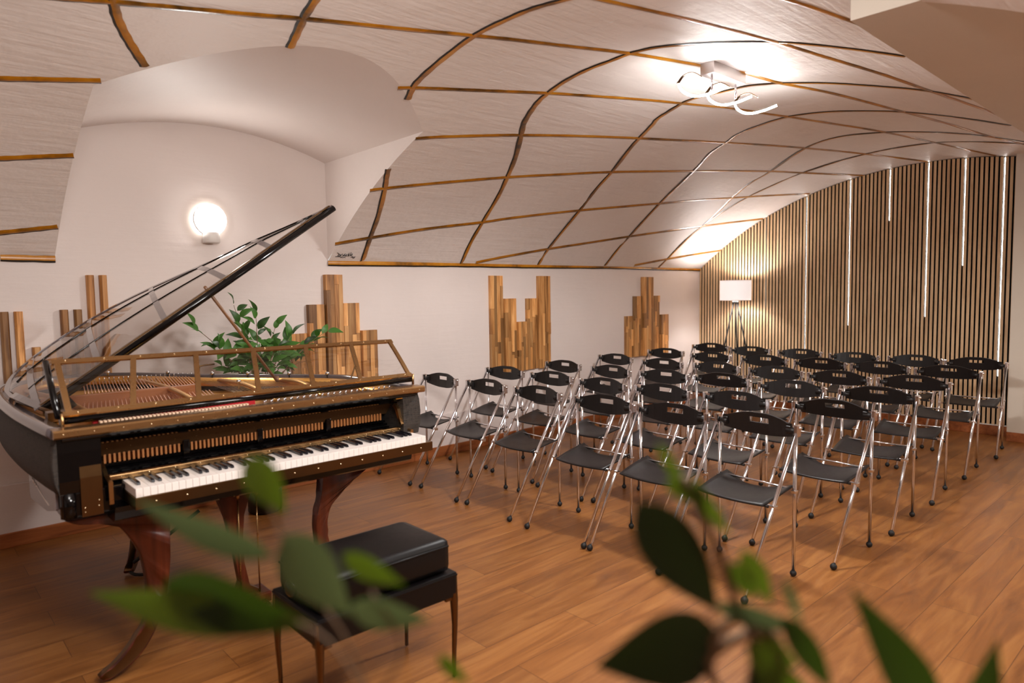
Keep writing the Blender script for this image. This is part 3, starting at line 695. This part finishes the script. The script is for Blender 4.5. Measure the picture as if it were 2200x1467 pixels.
# raised lid
TH = radians(34.3); LO = Vector((.447, 3.28, 1.003)); LU = Vector((cos(TH), 0, sin(TH))); LN = Vector((-sin(TH), 0, cos(TH)))
lout = [(-.01, 0), (-.035, .35), (-.035, .78), (.03, 1.13), (.16, 1.32), (.34, 1.40), (.52, 1.38), (.68, 1.28), (.84, 1.10), (1.0, .84), (1.2, .52), (1.38, .24), (1.52, .05), (1.57, 0)]
LP = catmull([(u, v, 0) for u, v in lout], 4)
def vmax(u):
    best = 0
    for a, b in zip(LP, LP[1:]):
        if min(a.x, b.x) <= u <= max(a.x, b.x) and abs(a.x-b.x) > 1e-6: best = max(best, a.y+(b.y-a.y)*(u-a.x)/(b.x-a.x))
    return best
def lidp(u, v, off=0):
    vm = max(.001, vmax(u)); s = min(1, max(0, v/vm))
    h = .030*sin(pi*s)*min(1, vm/.5)
    return LO + LU*u + Vector((0, v, 0)) + LN*(h+off)
bm = NB(); NU, NV = 40, 12; g = []
for i in range(NU+1):
    u = -.03 + 1.595*i/NU; vm = vmax(u)
    g.append([bm.verts.new(lidp(u, vm*j/NV)) for j in range(NV+1)])
for a, b in zip(g, g[1:]):
    for j in range(NV):
        f = bm.faces.new((a[j], b[j], b[j+1], a[j+1])); f.smooth = True
lid = pp('lid', bm, GLASS, label='clear domed acrylic lid held open')
bm = NB(); tube(bm, [LO+LU*-.015+LN*-.012, LO+LU*1.575+LN*-.012], .017, 10, ell=.9); pp('front_bar', bm, GLOSS, lid)
bm = NB(); box(bm, -.012, .09, -.0, .05, -.075, -.02, Matrix.Translation(LO) @ Matrix.Rotation(-TH, 4, 'Y')); pp('hinge_block', bm, GLOSS, lid)
bm = NB(); flat(bm, [lidp(p.x, p.y*.995) for p in LP], .03, .006, LN, 0); pp('edge_frame', bm, SHEEN, lid)
bm = NB(); flat(bm, [LO+LU*u+Vector((0, .012, .006)) for u in (-.01, .8, 1.56)], .02, .006, LN, 0); pp('front_strip', bm, BRONZE_D, lid)
for u0, u1 in ((-.02, .17), (.25, .53), (.57, .85), (.90, 1.03), (1.17, 1.25), (1.40, 1.43)):
    bm = NB(); flat(bm, [lidp(u0+(u1-u0)*j/10, vmax(u1)*j/10*.985, .001) for j in range(11)], .028, .003, LN, 0); pp('strap', bm, SHEEN, lid)
for k in (.33, .66):
    bm = NB(); tube(bm, [lidp(.02+1.46*j/24, vmax(.02+1.46*j/24)*k, .002) for j in range(25)], .004, 6); pp('glazing_bar', bm, GLOSS, lid)
bm = NB(); tube(bm, [(1.098, 3.30, 1.475), (1.585, 3.669, .955)], .0075, 10); tube(bm, [(1.585, 3.669, .985), (1.585, 3.669, .94)], .009, 10)
pp('lid_prop', bm, simple('brown_lacquer', srgb(118, 82, 56), .35))
bm = NB(); tube(bm, [(.40, 3.62, .99), (.47, 2.98, .995)], .008, 10); box(bm, .42, .50, 3.0, 3.06, .975, 1.01); pp('lid_hinge', bm, BRONZE_D)

# ================================================================ PIANO BENCH
bench = thing('piano_bench', 'black leather piano bench on four slim tapering brass legs', 'bench', (1.222, 2.13, 0))
def bl(name, bm, mat, parent=None, label=None): return obj(name, bm, mat, parent or bench, label)
bm = NB(); box(bm, -.262, .262, -.155, .155, .405, .53, bev=.028)
for f in bm.faces: f.smooth = True
cush = bl('cushion', bm, LEATHER)
bm = NB(); tube(bm, [(-.25, -.157, .505), (.25, -.157, .505)], .004, 6); tube(bm, [(-.262, -.14, .505), (-.262, .14, .505)], .004, 6); bl('piping', bm, LEATHER, cush)
bm = NB(); box(bm, -.277, .277, -.17, .17, .312, .405, bev=.006); box(bm, -.279, .279, -.172, .172, .390, .398, bev=.003); bl('frame', bm, LEATHER)
for sx in (-1, 1):
    bm = NB(); Mx = Matrix.Rotation(sx*pi/2, 4, 'Y')
    lathe(bm, [(.008, 0), (.008, .012), (.028, .014), (.032, .024), (.024, .034), (.008, .040)], (sx*.262, 0, .462), 20, Mx); bl('height_knob', bm, GLOSS)
    for sy in (-1, 1):
        bm = NB(); x, y = sx*.268, sy*.160
        P = [(x, y, .395), (x, y, .33), (x, y, .30), (x*1.004, y*1.004, .20), (x*.99, y*.99, .10), (x*.985, y*.985, .004)]
        tube(bm, P, [.013, .014, .015, .0105, .0085, .007], 4, up=(1, 1, 0))
        box(bm, min(x, x-sx*.04), max(x, x-sx*.04), y-.006, y+.006, .302, .314); box(bm, x-.006, x+.006, min(y, y-sy*.04), max(y, y-sy*.04), .302, .314)
        bl('leg', bm, BRONZE_D)

# ================================================================ FOLDING CHAIRS
def make_chair():
    t = thing('folding_chair', '', 'chair')
    def cp(name, bm, mat, par=None): return obj(name, bm, mat, par or t)
    # seat: dished sheet, back corners turned up
    bm = NB(); N = 16; M_ = 12; top = []; bot = []
    for i in range(N+1):
        s = -1 + 2*i/N; ra, rb = [], []
        for j in range(M_+1):
            q = j/M_
            front = -.262 + .030*s*s - .0; back = .030 - .045*(1-min(1, abs(s)/.55)**4 if abs(s) < .55 else 0) + .02*max(0, abs(s)-.55)
            x = front + (back-front)*q; wv = .208 - .02*(1-q)**2 - .012*q
            z = .418 + .034*abs(s)**2.6*(q**1.4) - .012*(1-s*s)*sin(pi*q) - .020*(1-q)**3 + .004
            ra.append(bm.verts.new((x, s*wv, z))); rb.append(bm.verts.new((x, s*wv, z-.007)))
        top.append(ra); bot.append(rb)
    for i in range(N):
        for j in range(M_):
            f = bm.faces.new((top[i][j], top[i+1][j], top[i+1][j+1], top[i][j+1])); f.smooth = True
            f = bm.faces.new((bot[i][j], bot[i][j+1], bot[i+1][j+1], bot[i+1][j])); f.smooth = True
    for i in range(N):
        bm.faces.new((top[i][0], bot[i][0], bot[i+1][0], top[i+1][0])); bm.faces.new((top[i][M_], top[i+1][M_], bot[i+1][M_], bot[i][M_]))
    for j in range(M_):
        bm.faces.new((top[0][j], top[0][j+1], bot[0][j+1], bot[0][j])); bm.faces.new((top[N][j], bot[N][j], bot[N][j+1], top[N][j+1]))
    for s in (-.09, .09): box(bm, -.155, -.115, s-.016, s+.016, .385, .402)
    cp('seat', bm, PLASTIC)
    # backrest: faceted lens with a slot
    bm = NB(); def_x = lambda y: .050*(1-(y/.20)**2)
    ys = [-.195, -.175, -.135, -.085, -.055, -.048, .048, .055, .085, .135, .175, .195]
    def zt(y): return .788 - .036*(abs(y)/.195)**2.4
    def zb(y): return .668 + .030*(abs(y)/.195)**2.0
    sz0, sz1 = .733, .762
    lay = []
    for dx in (0, .009):
        cols = []
        for y in ys:
            x = def_x(y)*.6 + dx
            sl = (sz0, sz1) if abs(y) <= .056 else (sz0, sz1)
            cols.append([bm.verts.new((x + .12*(.731-z)*.0, y, z)) for z in (zb(y), sl[0], sl[1], zt(y))])
        lay.append(cols)
    n = len(ys)
    for i in range(n-1):
        hole = (4 <= i <= 6)
        for k in range(3):
            if k == 1 and hole: continue
            a, b = lay[0], lay[1]
            bm.faces.new((a[i][k], a[i+1][k], a[i+1][k+1], a[i][k+1])); bm.faces.new((b[i][k], b[i][k+1], b[i+1][k+1], b[i+1][k]))
        for k in (0, 3): bm.faces.new((lay[0][i][k], lay[1][i][k], lay[1][i+1][k], lay[0][i+1][k]))
        if hole:
            for k in (1, 2): bm.faces.new((lay[0][i][k], lay[1][i][k], lay[1][i+1][k], lay[0][i+1][k]))
    for i in (4, 7): bm.faces.new((lay[0][i][1], lay[1][i][1], lay[1][i][2], lay[0][i][2]))
    for i in (0, n-1):
        for k in range(3): bm.faces.new((lay[0][i][k], lay[1][i][k], lay[1][i][k+1], lay[0][i][k+1]))
    for s in (-1, 1):
        tube(bm, [(.008, s*.17, .728), (.004, s*.213, .730)], [.021, .014], 10)
        box(bm, -.004, .012, min(s*.166, s*.192), max(s*.166, s*.192), .712, .752, bev=.004)
    bk = cp('backrest', bm, PLASTIC)
    for s in (-1, 1):
        yf, yr = s*.228, s*.213
        top_ = Vector((-.004, s*.226, .735))
        bm = NB(); tube(bm, [(-.446, yf, .022), top_], .0095, 10); l = cp('front_leg', bm, CHROME)
        bm = NB(); ball(bm, (-.446, yf, .017), .0175, 12); cp('foot', bm, RUBBER, l)
        bm = NB(); tube(bm, [(.0, yr, .022), (.0, s*.215, .72)], .0088, 10); l = cp('rear_leg', bm, CHROME)
        bm = NB(); ball(bm, (.0, yr, .017), .0165, 12); cp('foot', bm, RUBBER, l)
        bm = NB(); box(bm, -.020, .014, s*.226-.011, s*.226+.011, .705, .765, Matrix.Translation((0,0,0)), bev=.005)
        ball(bm, (.004, s*.226+s*.010, .748), .010, 10); cp('hinge_bracket', bm, CHROME)
        bm = NB(); xx = -.446*(1-.395/.735); tube(bm, [(xx, s*.13, .395), (xx-.003, s*.20, .394)], .0075, 8); cp('seat_arm', bm, PLASTIC)
        bm = NB(); box(bm, xx-.017, xx+.016, s*.227-.012, s*.227+.012, .385, .406, bev=.004); box(bm, xx-.004, xx+.004, min(s*.20, s*.227), max(s*.20, s*.227), .389, .400)
        cp('leg_clamp', bm, CHROME)
        bm = NB(); box(bm, -.012, .016, s*.214-.011, s*.214+.013, .420, .436, bev=.003); cp('leg_clamp', bm, CHROME)
    bm = NB(); tube(bm, [(.012, -.185, .438), (.012, .185, .438)], .006, 8); cp('seat_rod', bm, CHROME)
    bm = NB(); tube(bm, [(-.195, -.21, .397), (-.195, .21, .397)], .0055, 8); cp('seat_rod', bm, CHROME)
    return t
chairs = [
 [(3.273, 4.45, -2), (3.272, 3.872, -3), (3.262, 3.32, -3), (3.238, 2.716, 0), (3.240, 2.218, 0), (3.266, 1.725, -4)],
 [(3.965, 4.44, 2), (3.943, 3.852, 0), (3.890, 3.272, -4), (3.892, 2.739, -4), (3.906, 2.199, -4), (3.930, 1.612, -3)],
 [(4.674, 4.41, -3), (4.62, 3.79, -6), (4.630, 3.246, 0), (4.666, 2.747, 0), (4.629, 2.186, 2), (4.626, 1.621, 2)],
 [(5.51, 4.46, -4), (5.39, 3.80, -3), (5.434, 3.252, -4), (5.420, 2.694, 0), (5.370, 2.168, -1), (5.400, 1.655, 4)],
 [(6.38, 4.45, 0), (6.262, 3.812, -2), (6.280, 3.240, 1), (6.258, 2.690, 1), (6.268, 2.185, 0), (6.240, 1.667, 2)],
 [(7.30, 4.45, 5), (7.20, 3.88, 3), (7.19, 3.306, 2), (7.10, 2.718, 1), (7.14, 2.182, -2), (7.10, 1.685, 5)]]
tilt = [[0, 1, 2, 1, 0, -12], [1, 0, 1, 0, 1, -24], [2, 0, 0, -20, 2, -24], [2, 0, 4, 4, -14, -20], [1, 2, 0, -16, -10, -22], [-4, 10, 8, 6, 2, -16]]
rown = ['front row by the piano', 'second row from piano', 'third row from piano', 'third row from slat wall', 'second row from slat wall', 'last row before slat wall']
coln = ['nearest the white wall', 'second from white wall', 'third from white wall', 'third from aisle', 'second from aisle', 'aisle end']
proto = make_chair()
for i, row in enumerate(chairs):
    for j, (x, y, a) in enumerate(row):
        o = proto if (i == 0 and j == 0) else dup(proto)
        o.location = (x, y, 0); o.rotation_euler = (0, 0, radians(a))
        tag(o, 'folding chair, %s, %s' % (coln[j], rown[i]), 'chair', 'folding chairs in rows')
        for ch in o.children:
            if ch.name.split('.')[0] == 'backrest':
                T = radians(tilt[i][j]); ch.location = Vector((0, 0, .73)) - Matrix.Rotation(T, 3, 'Y') @ Vector((0, 0, .73)); ch.rotation_euler = (0, T, 0)

# ================================================================ WOODEN WALL SCULPTURES
def lath(x0, x1, z0, z1, dep, parent=None):
    """one vertical lath: a faceted front, thicker in the middle"""
    bm = NB(); w_ = x1-x0
    pts = [(x0, -.0005), (x0, -dep*.62), (x0+w_*.22, -dep), (x0+w_*.8, -dep*.94), (x1, -dep*.55), (x1, -.0005)]
    prism(bm, pts, lambda p, d: Vector((p[0], YW+p[1], d)), z0, z1)
    bmesh.ops.bevel(bm, geom=bm.edges[:], offset=.0015, segments=1, affect='EDGES')
    return bm
for x, z, lb in ((.503, 1.362, 'tall square wooden post on the wall at the left edge of the photo'), (.570, 1.362, 'wooden post with a dark knot, right of the leftmost post'), (.646, 1.150, 'short wooden post left of the lowest part of the lid'), (.722, 1.150, 'short wooden post mostly hidden behind the acrylic lid'),
                 (.795, 1.366, 'reddish brown middle height post left of the pale one'), (.866, 1.366, 'pale middle height post beside the tallest posts'), (.940, 1.574, 'left one of the two tallest wooden posts'), (1.010, 1.574, 'right one of the two tallest wooden posts')):
    bm = lath(x-.021, x+.021, .67, z, .045)
    o = obj('wooden_post', shift(bm, (x, YW, 0)), ACACIA); o.location = (x, YW, 0)
    tag(o, lb, 'wall decoration', 'narrow wooden posts on the wall behind the piano')
def panel(name_label, cols):
    x0 = min(c[0] for c in cols); cx = (x0+max(c[1] for c in cols))/2
    t = thing('lath_panel', name_label, 'wall decoration', (cx, YW, .67), 0, 'stepped wooden wall panels')
    for k, (a, b, z) in enumerate(cols):
        m = a+(b-a)*.5; dp = .034+.010*((k*7) % 3)
        for q, (u, v) in enumerate(((a+.001, m-.002), (m+.001, b-.002))):
            pcs = 1; cuts = sorted(random.uniform(.72, z-.06) for _ in range(2))
            # three staves: each is glued from slimmer strips of different tone
            n3 = 2; wq = (v-u)/n3
            for h in range(n3):
                zc = [.67] + sorted(random.uniform(.74, z-.06) for _ in range(2)) + [z]
                for e in range(len(zc)-1):
                    dep = dp - .006*h - .008*q - random.choice((0, .003, .006))
                    bm = NB(); box(bm, u+h*wq, u+(h+1)*wq-.0003, YW-dep, YW, zc[e], zc[e+1]-.0004, bev=.002)
                    obj('stave', shift(bm, (cx, YW, .67)), ACACIA, t)
    return t
panel('wooden panel stepped up to a central peak, behind the piano and the green plant', [(2.214, 2.350, 1.146), (2.351, 2.492, 1.361), (2.496, 2.645, 1.588), (2.650, 2.800, 1.366), (2.803, 2.950, 1.145)])
panel('wooden panel with two tall ends and a low middle, between piano and floor lamp', [(4.166, 4.340, 1.590), (4.341, 4.498, 1.373), (4.500, 4.633, 1.146), (4.635, 4.790, 1.370), (4.792, 4.970, 1.590)])
panel('small stepped wooden panel with one peak, closest to the slat wall', [(6.183, 6.336, 1.142), (6.337, 6.490, 1.367), (6.492, 6.694, 1.587), (6.700, 6.850, 1.368), (6.851, 7.014, 1.141)])

# ================================================================ LAMPS
dl = thing('wall_lamp', 'round glowing white disc lamp on a small cylindrical foot, in the arched recess', 'lamp', (1.66, YW, 1.95))
Rx = Matrix.Rotation(pi/2, 4, 'X')
bm = NB(); lathe(bm, [(.05, 0), (.05, .03), (.107, .032), (.109, .05), (.107, .056)], (0, -.004, 0), 40, Rx); obj('lamp_body', bm, WHITE, dl)
bm = NB(); lathe(bm, [(.1035, 0), (.100, .008), (.06, .011), (.001, .012)], (0, -.060, 0), 40, Rx); obj('diffuser', bm, emis('disc_glow', (1, .97, .92, 1), P_DISC), dl)
bm = NB(); lathe(bm, [(.052, -.155), (.056, -.15), (.056, -.09), (.05, -.08)], (0, -.055, 0), 24); obj('bracket', bm, WHITE, dl)
bm = NB(); lathe(bm, [(.085, 0), (.10, .001), (.10, .006), (.085, .007)], (0, -.012, 0), 40, Rx); obj('halo_ring', bm, emis('ring_glow', (1, .95, .86, 1), P_DISC*.10), dl, 'light gap behind the disc')
# tripod floor lamp
FX, FY = 7.43, 4.20
fl = thing('floor_lamp', 'tripod floor lamp with white drum shade in front of the slat wall', 'lamp', (FX, FY, 0))
shade = Mat('lamp_shade'); shade.b.inputs['Base Color'].default_value = (.9, .86, .84, 1); shade.b.inputs['Emission Color'].default_value = (1, .92, .9, 1); shade.b.inputs['Emission Strength'].default_value = .2
bm = NB(); N = 40
for z0, z1, r0, r1 in ((1.303, 1.535, .178, .178), (1.535, 1.303, .175, .175)):
    a = [bm.verts.new((r0*cos(2*pi*k/N), r0*sin(2*pi*k/N), z0)) for k in range(N)]; b = [bm.verts.new((r1*cos(2*pi*k/N), r1*sin(2*pi*k/N), z1)) for k in range(N)]
    for k in range(N):
        f = bm.faces.new((a[k], a[(k+1)%N], b[(k+1)%N], b[k])); f.smooth = True
sh = obj('lamp_shade', bm, shade.m, fl)
for z in (1.300, 1.532):
    bm = NB(); tube(bm, [(.1785*cos(2*pi*k/40), .1785*sin(2*pi*k/40), z) for k in range(41)], .003, 6, cap=False); obj('shade_ring', bm, WHITE, sh)
bm = NB(); ball(bm, (0, 0, 1.44), .045, 16); obj('bulb', bm, emis('bulb', (1, .95, .92, 1), 150), fl)
bm = NB(); lathe(bm, [(.012, 1.29), (.012, 1.40)], (0,0,0), 12); lathe(bm, [(.035, 1.262), (.035, 1.292)], (0,0,0), 20)
for k in range(3): tube(bm, [(0, 0, 1.315), (.175*cos(2.1*k), .175*sin(2.1*k), 1.315)], .002, 5)
obj('lamp_head', bm, RUBBER, fl)
for ang in (radians(128), radians(-68), radians(20)):
    bm = NB(); tube(bm, [(.02*cos(ang), .02*sin(ang), 1.27), (.27*cos(ang), .27*sin(ang), .008)], .0085, 8); obj('leg', bm, RUBBER, fl)
# ceiling light: wavy strips on a chrome box
cx, cy = 3.55, 2.09
cl = thing('ceiling_light', 'chrome ceiling light with glowing wavy strips twisted under a box', 'lamp', (cx, cy, 2.62))
bm = NB(); box(bm, -.17, .17, -.042, .042, -.02, .045, bev=.002); obj('mount_box', bm, simple('satin_nickel', srgb(190, 184, 182), .3, 1), cl)
for s in (-.12, .13):
    bm = NB(); tube(bm, [(s, 0, 0), (s, 0, -.10)], .006, 8); obj('hanging_rod', bm, CHROME, cl)
_l = bpy.data.lights.new('ceiling_glow', 'SPOT'); _l.energy = 54; _l.spot_size = radians(172); _l.spot_blend = .35; _l.shadow_soft_size = .12; _l.color = (1, .97, .95)
_o = bpy.data.objects.new('ceiling_glow', _l); C.objects.link(_o); _o.location = (cx, cy, 2.40)
GLOWC = emis('light_strip', (1, .97, .95, 1), P_CEIL)
for k in range(3):
    xs0 = (-.38, -.103, .197)[k]
    # each glowing strip: a half turn, hanging below the box
    pts = catmull([(xs0, .045, -.105), (xs0+.09, .075, -.124), (xs0+.19, .065, -.134), (xs0+.245, .0, -.124), (xs0+.262, -.085, -.105)], 5)
    bm = NB(); flat(bm, pts, .007, .010, (0, 0, 1), 0); obj('glow_strip', bm, GLOWC, cl)
    bm = NB(); flat(bm, [p+Vector((0, 0, .0105)) for p in pts], .010, .003, (0, 0, 1), 0); obj('strip_backing', bm, CHROME, cl)
    q2 = catmull([(xs0+.0, .045, -.103), (xs0-.012, .0, -.075), (xs0-.005, -.05, -.07), (xs0+.01, -.095, -.10)], 4)
    bm = NB(); flat(bm, q2, .013, .004, (0, 0, 1), 0); obj('chrome_strap', bm, BRONZE_D, cl)

# ================================================================ PLANTS
def leaf(bm, base, tip, width, nrm=(0, 0, 1), curl=.15, n=8, mi=0):
    base, tip = Vector(base), Vector(tip); ax = tip-base; L = ax.length; t = ax.normalized()
    nn = Vector(nrm) - t*Vector(nrm).dot(t)
    if nn.length < 1e-3: nn = t.orthogonal()
    nn.normalize(); s = t.cross(nn); prev = None
    for i in range(n+1):
        q = i/n; w_ = width*.5*(sin(pi*min(1, q**.75))**.9)*(1-.25*q) if 0 < q < 1 else .0006
        c = base + ax*q + nn*(curl*L*sin(pi*q)*.5 - curl*L*q*q*.4)
        row = [bm.verts.new(c - s*w_ + nn*w_*.25), bm.verts.new(c), bm.verts.new(c + s*w_ + nn*w_*.25)]
        if prev:
            for k in range(2):
                f = bm.faces.new((prev[k], prev[k+1], row[k+1], row[k])); f.smooth = True; f.material_index = mi
        prev = row
PB = Vector((1.80, 4.44, 0))
ficus = thing('potted_ficus', 'leafy green ficus in a low black pot behind the piano', 'plant', PB)
bm = NB(); lathe(bm, [(.09, 0), (.108, .01), (.110, .148), (.104, .152), (.102, .13), (.001, .128)], (0, 0, 0), 28); obj('pot', bm, POTM, ficus)
bm = NB(); lathe(bm, [(.10, .12), (.10, .132), (.001, .136)], (0,0,0), 20); obj('soil', bm, SOIL, ficus)
rs = random.Random(11); bm = NB(); spots = []
tips = [(-.40, -.02, 1.245), (-.15, .0, 1.375), (.0, .02, 1.31), (.46, -.04, 1.18), (.40, .06, 1.12), (-.30, -.03, 1.10), (-.22, .03, .98), (.20, -.05, 1.16), (.28, .05, 1.02), (.08, -.08, 1.10), (-.05, .08, 1.20), (-.10, -.08, 1.05), (.12, .0, 1.23), (.02, .05, .98), (.36, -.05, .99)]
for tx, ty, tz in tips:
    ty *= 1.2; ty = max(-.12, min(.12, ty))
    P = catmull([(tx*.05, ty*.1, .13), (tx*.08, ty*.2, .55), (tx*.25, ty*.5, .86), (tx*.62, ty*.8, (.9+tz)/2+.02), (tx, ty, tz)], 5)
    tube(bm, P, [.006-.0045*i/(len(P)-1) for i in range(len(P))], 5)
    for k in range(7): spots.append((P[-1-k*1 if k < len(P) else 0], (P[-1]-P[-4]).normalized(), k))
obj('stem', bm, STEM, ficus)
cnt = 0
for p, t, k in spots:
    if cnt >= 98: break
    d = Vector((rs.uniform(-1, 1), rs.uniform(-.7, .3), rs.uniform(-.5, .7))).normalized()*.7 + t*.6
    L = rs.uniform(.08, .12); b = p + d.normalized()*.012
    bm = NB(); leaf(bm, b, b+d.normalized()*L, L*.52, (rs.uniform(-.5, .5), rs.uniform(-1.2, -.2), 1), .2)
    obj('leaf', bm, LEAF, ficus); cnt += 1
bm = NB()
for q in range(120):
    a_ = rs.uniform(0, 6.3); rr = rs.uniform(0, .22); zz = rs.uniform(.88, 1.20 - rr*.5)
    p = Vector((rr*cos(a_), rr*.6*sin(a_), zz)); d = Vector((cos(a_)+rs.uniform(-.6, .6), sin(a_)+rs.uniform(-.6, .6)-.3, rs.uniform(-.6, .5))).normalized()
    L = rs.uniform(.07, .11); leaf(bm, p, p+d*L, L*.5, (rs.uniform(-.5, .5), -1, .8), .2, 6)
obj('leaf', bm, LEAF, ficus, kind='stuff')
# plant close to the camera, out of focus
FP = Vector((.34, .33, 0))
near = thing('potted_plant', 'blurred green houseplant in the foreground, its leaves reaching in from below', 'plant', FP)
bm = NB(); lathe(bm, [(.10, 0), (.115, .01), (.135, .24), (.128, .245), (.124, .22), (.001, .218)], (0,0,0), 28); obj('pot', bm, POTM, near)
def npt(p): return Vector(p) - FP
def nleaf(b, t, w_, mat, nrm=(0, 0, 1), curl=.1):
    bm = NB(); leaf(bm, npt(b), npt(t), w_, nrm, curl, 10); obj('leaf', bm, mat, near)
vc = -_f
nleaf((.195, .485, 1.185), (.096, .568, 1.213), .032, LEAFG, vc+Vector((0,0,.3)))
nleaf((.140, .535, 1.218), (.218, .463, 1.182), .046, LEAFM, vc)
nleaf((.190, .497, 1.309), (.207, .474, 1.268), .028, LEAFG, vc+Vector((0,0,.6)))
nleaf((.200, .485, 1.235), (.125, .552, 1.279), .024, LEAFP, vc)
nleaf((.206, .476, 1.252), (.238, .440, 1.192), .042, LEAFP, vc+Vector((0,0,.3)))
nleaf((.236, .444, 1.238), (.268, .414, 1.214), .019, LEAFG, vc)
nleaf((.238, .440, 1.200), (.282, .402, 1.186), .026, LEAFP, vc)
nleaf((.284, .395, 1.163), (.300, .380, 1.140), .012, LEAFG, vc)
nleaf((.398, .302, 1.272), (.437, .258, 1.190), .047, LEAFD, vc)
nleaf((.440, .262, 1.175), (.370, .318, 1.150), .062, LEAFD, vc)
nleaf((.552, .150, 1.105), (.507, .190, 1.206), .038, LEAFM, vc)
nleaf((.560, .136, 1.100), (.584, .118, 1.168), .030, LEAFM, vc)
nleaf((.410, .293, 1.315), (.425, .277, 1.275), .010, LEAFG, vc); nleaf((.428, .274, 1.290), (.432, .268, 1.258), .010, LEAFG, vc)
nleaf((.425, .278, 1.286), (.446, .254, 1.246), .013, LEAFG, vc); nleaf((.414, .288, 1.288), (.428, .272, 1.270), .012, LEAFG, vc)
nleaf((.452, .249, 1.236), (.466, .232, 1.196), .018, LEAFG, vc); nleaf((.446, .255, 1.226), (.458, .240, 1.200), .016, LEAFG, vc)
nleaf((.436, .262, 1.196), (.484, .214, 1.176), .017, LEAFP, vc); nleaf((.470, .226, 1.188), (.498, .200, 1.130), .022, LEAFM, vc)
nleaf((.452, .244, 1.165), (.478, .218, 1.150), .030, LEAFG, vc); nleaf((.456, .240, 1.148), (.488, .208, 1.120), .030, LEAFG, vc)
nleaf((.455, .242, 1.150), (.472, .226, 1.120), .026, LEAFD, vc); nleaf((.470, .226, 1.215), (.480, .216, 1.180), .009, LEAFP, vc)
bm = NB()
def st(*P, r=.0012): tube(bm, catmull([npt(p) for p in P], 5), r, 6)
st((.35, .335, .21), (.40, .31, .8), (.455, .245, 1.12), (.448, .252, 1.20), (.425, .28, 1.29), r=.0035)
st((.34, .33, .21), (.30, .37, .8), (.245, .425, 1.13), (.215, .468, 1.22), (.195, .49, 1.29))
st((.245, .425, 1.13), (.22, .46, 1.18), (.17, .51, 1.20)); st((.36, .32, .21), (.46, .22, .7), (.55, .15, 1.08), (.56, .14, 1.12))
st((.452, .25, 1.165), (.44, .265, 1.18), (.437, .262, 1.19)); st((.452, .248, 1.10), (.43, .262, 1.155), (.47, .24, 1.17), (.462, .238, 1.12), r=.004)
st((.430, .27, 1.15), (.445, .252, 1.185), (.468, .23, 1.17), (.47, .228, 1.14), r=.0035)
st((.245, .425, 1.13), (.262, .41, 1.17), (.25, .43, 1.21))
obj('stem', bm, STEM, near)
# strap stand behind the front leg
bm = NB(); tube(bm, [(1.20, 3.86, .27), (.845, 3.92, .03)], .010, 6, ell=.5); tube(bm, catmull([(.845, 3.92, .03), (.87, 3.85, .012), (.93, 3.82, .010), (.97, 3.84, .02)], 5), .008, 6)
pp('brace_strap', bm, RUBBER, label='black strap brace under the piano')
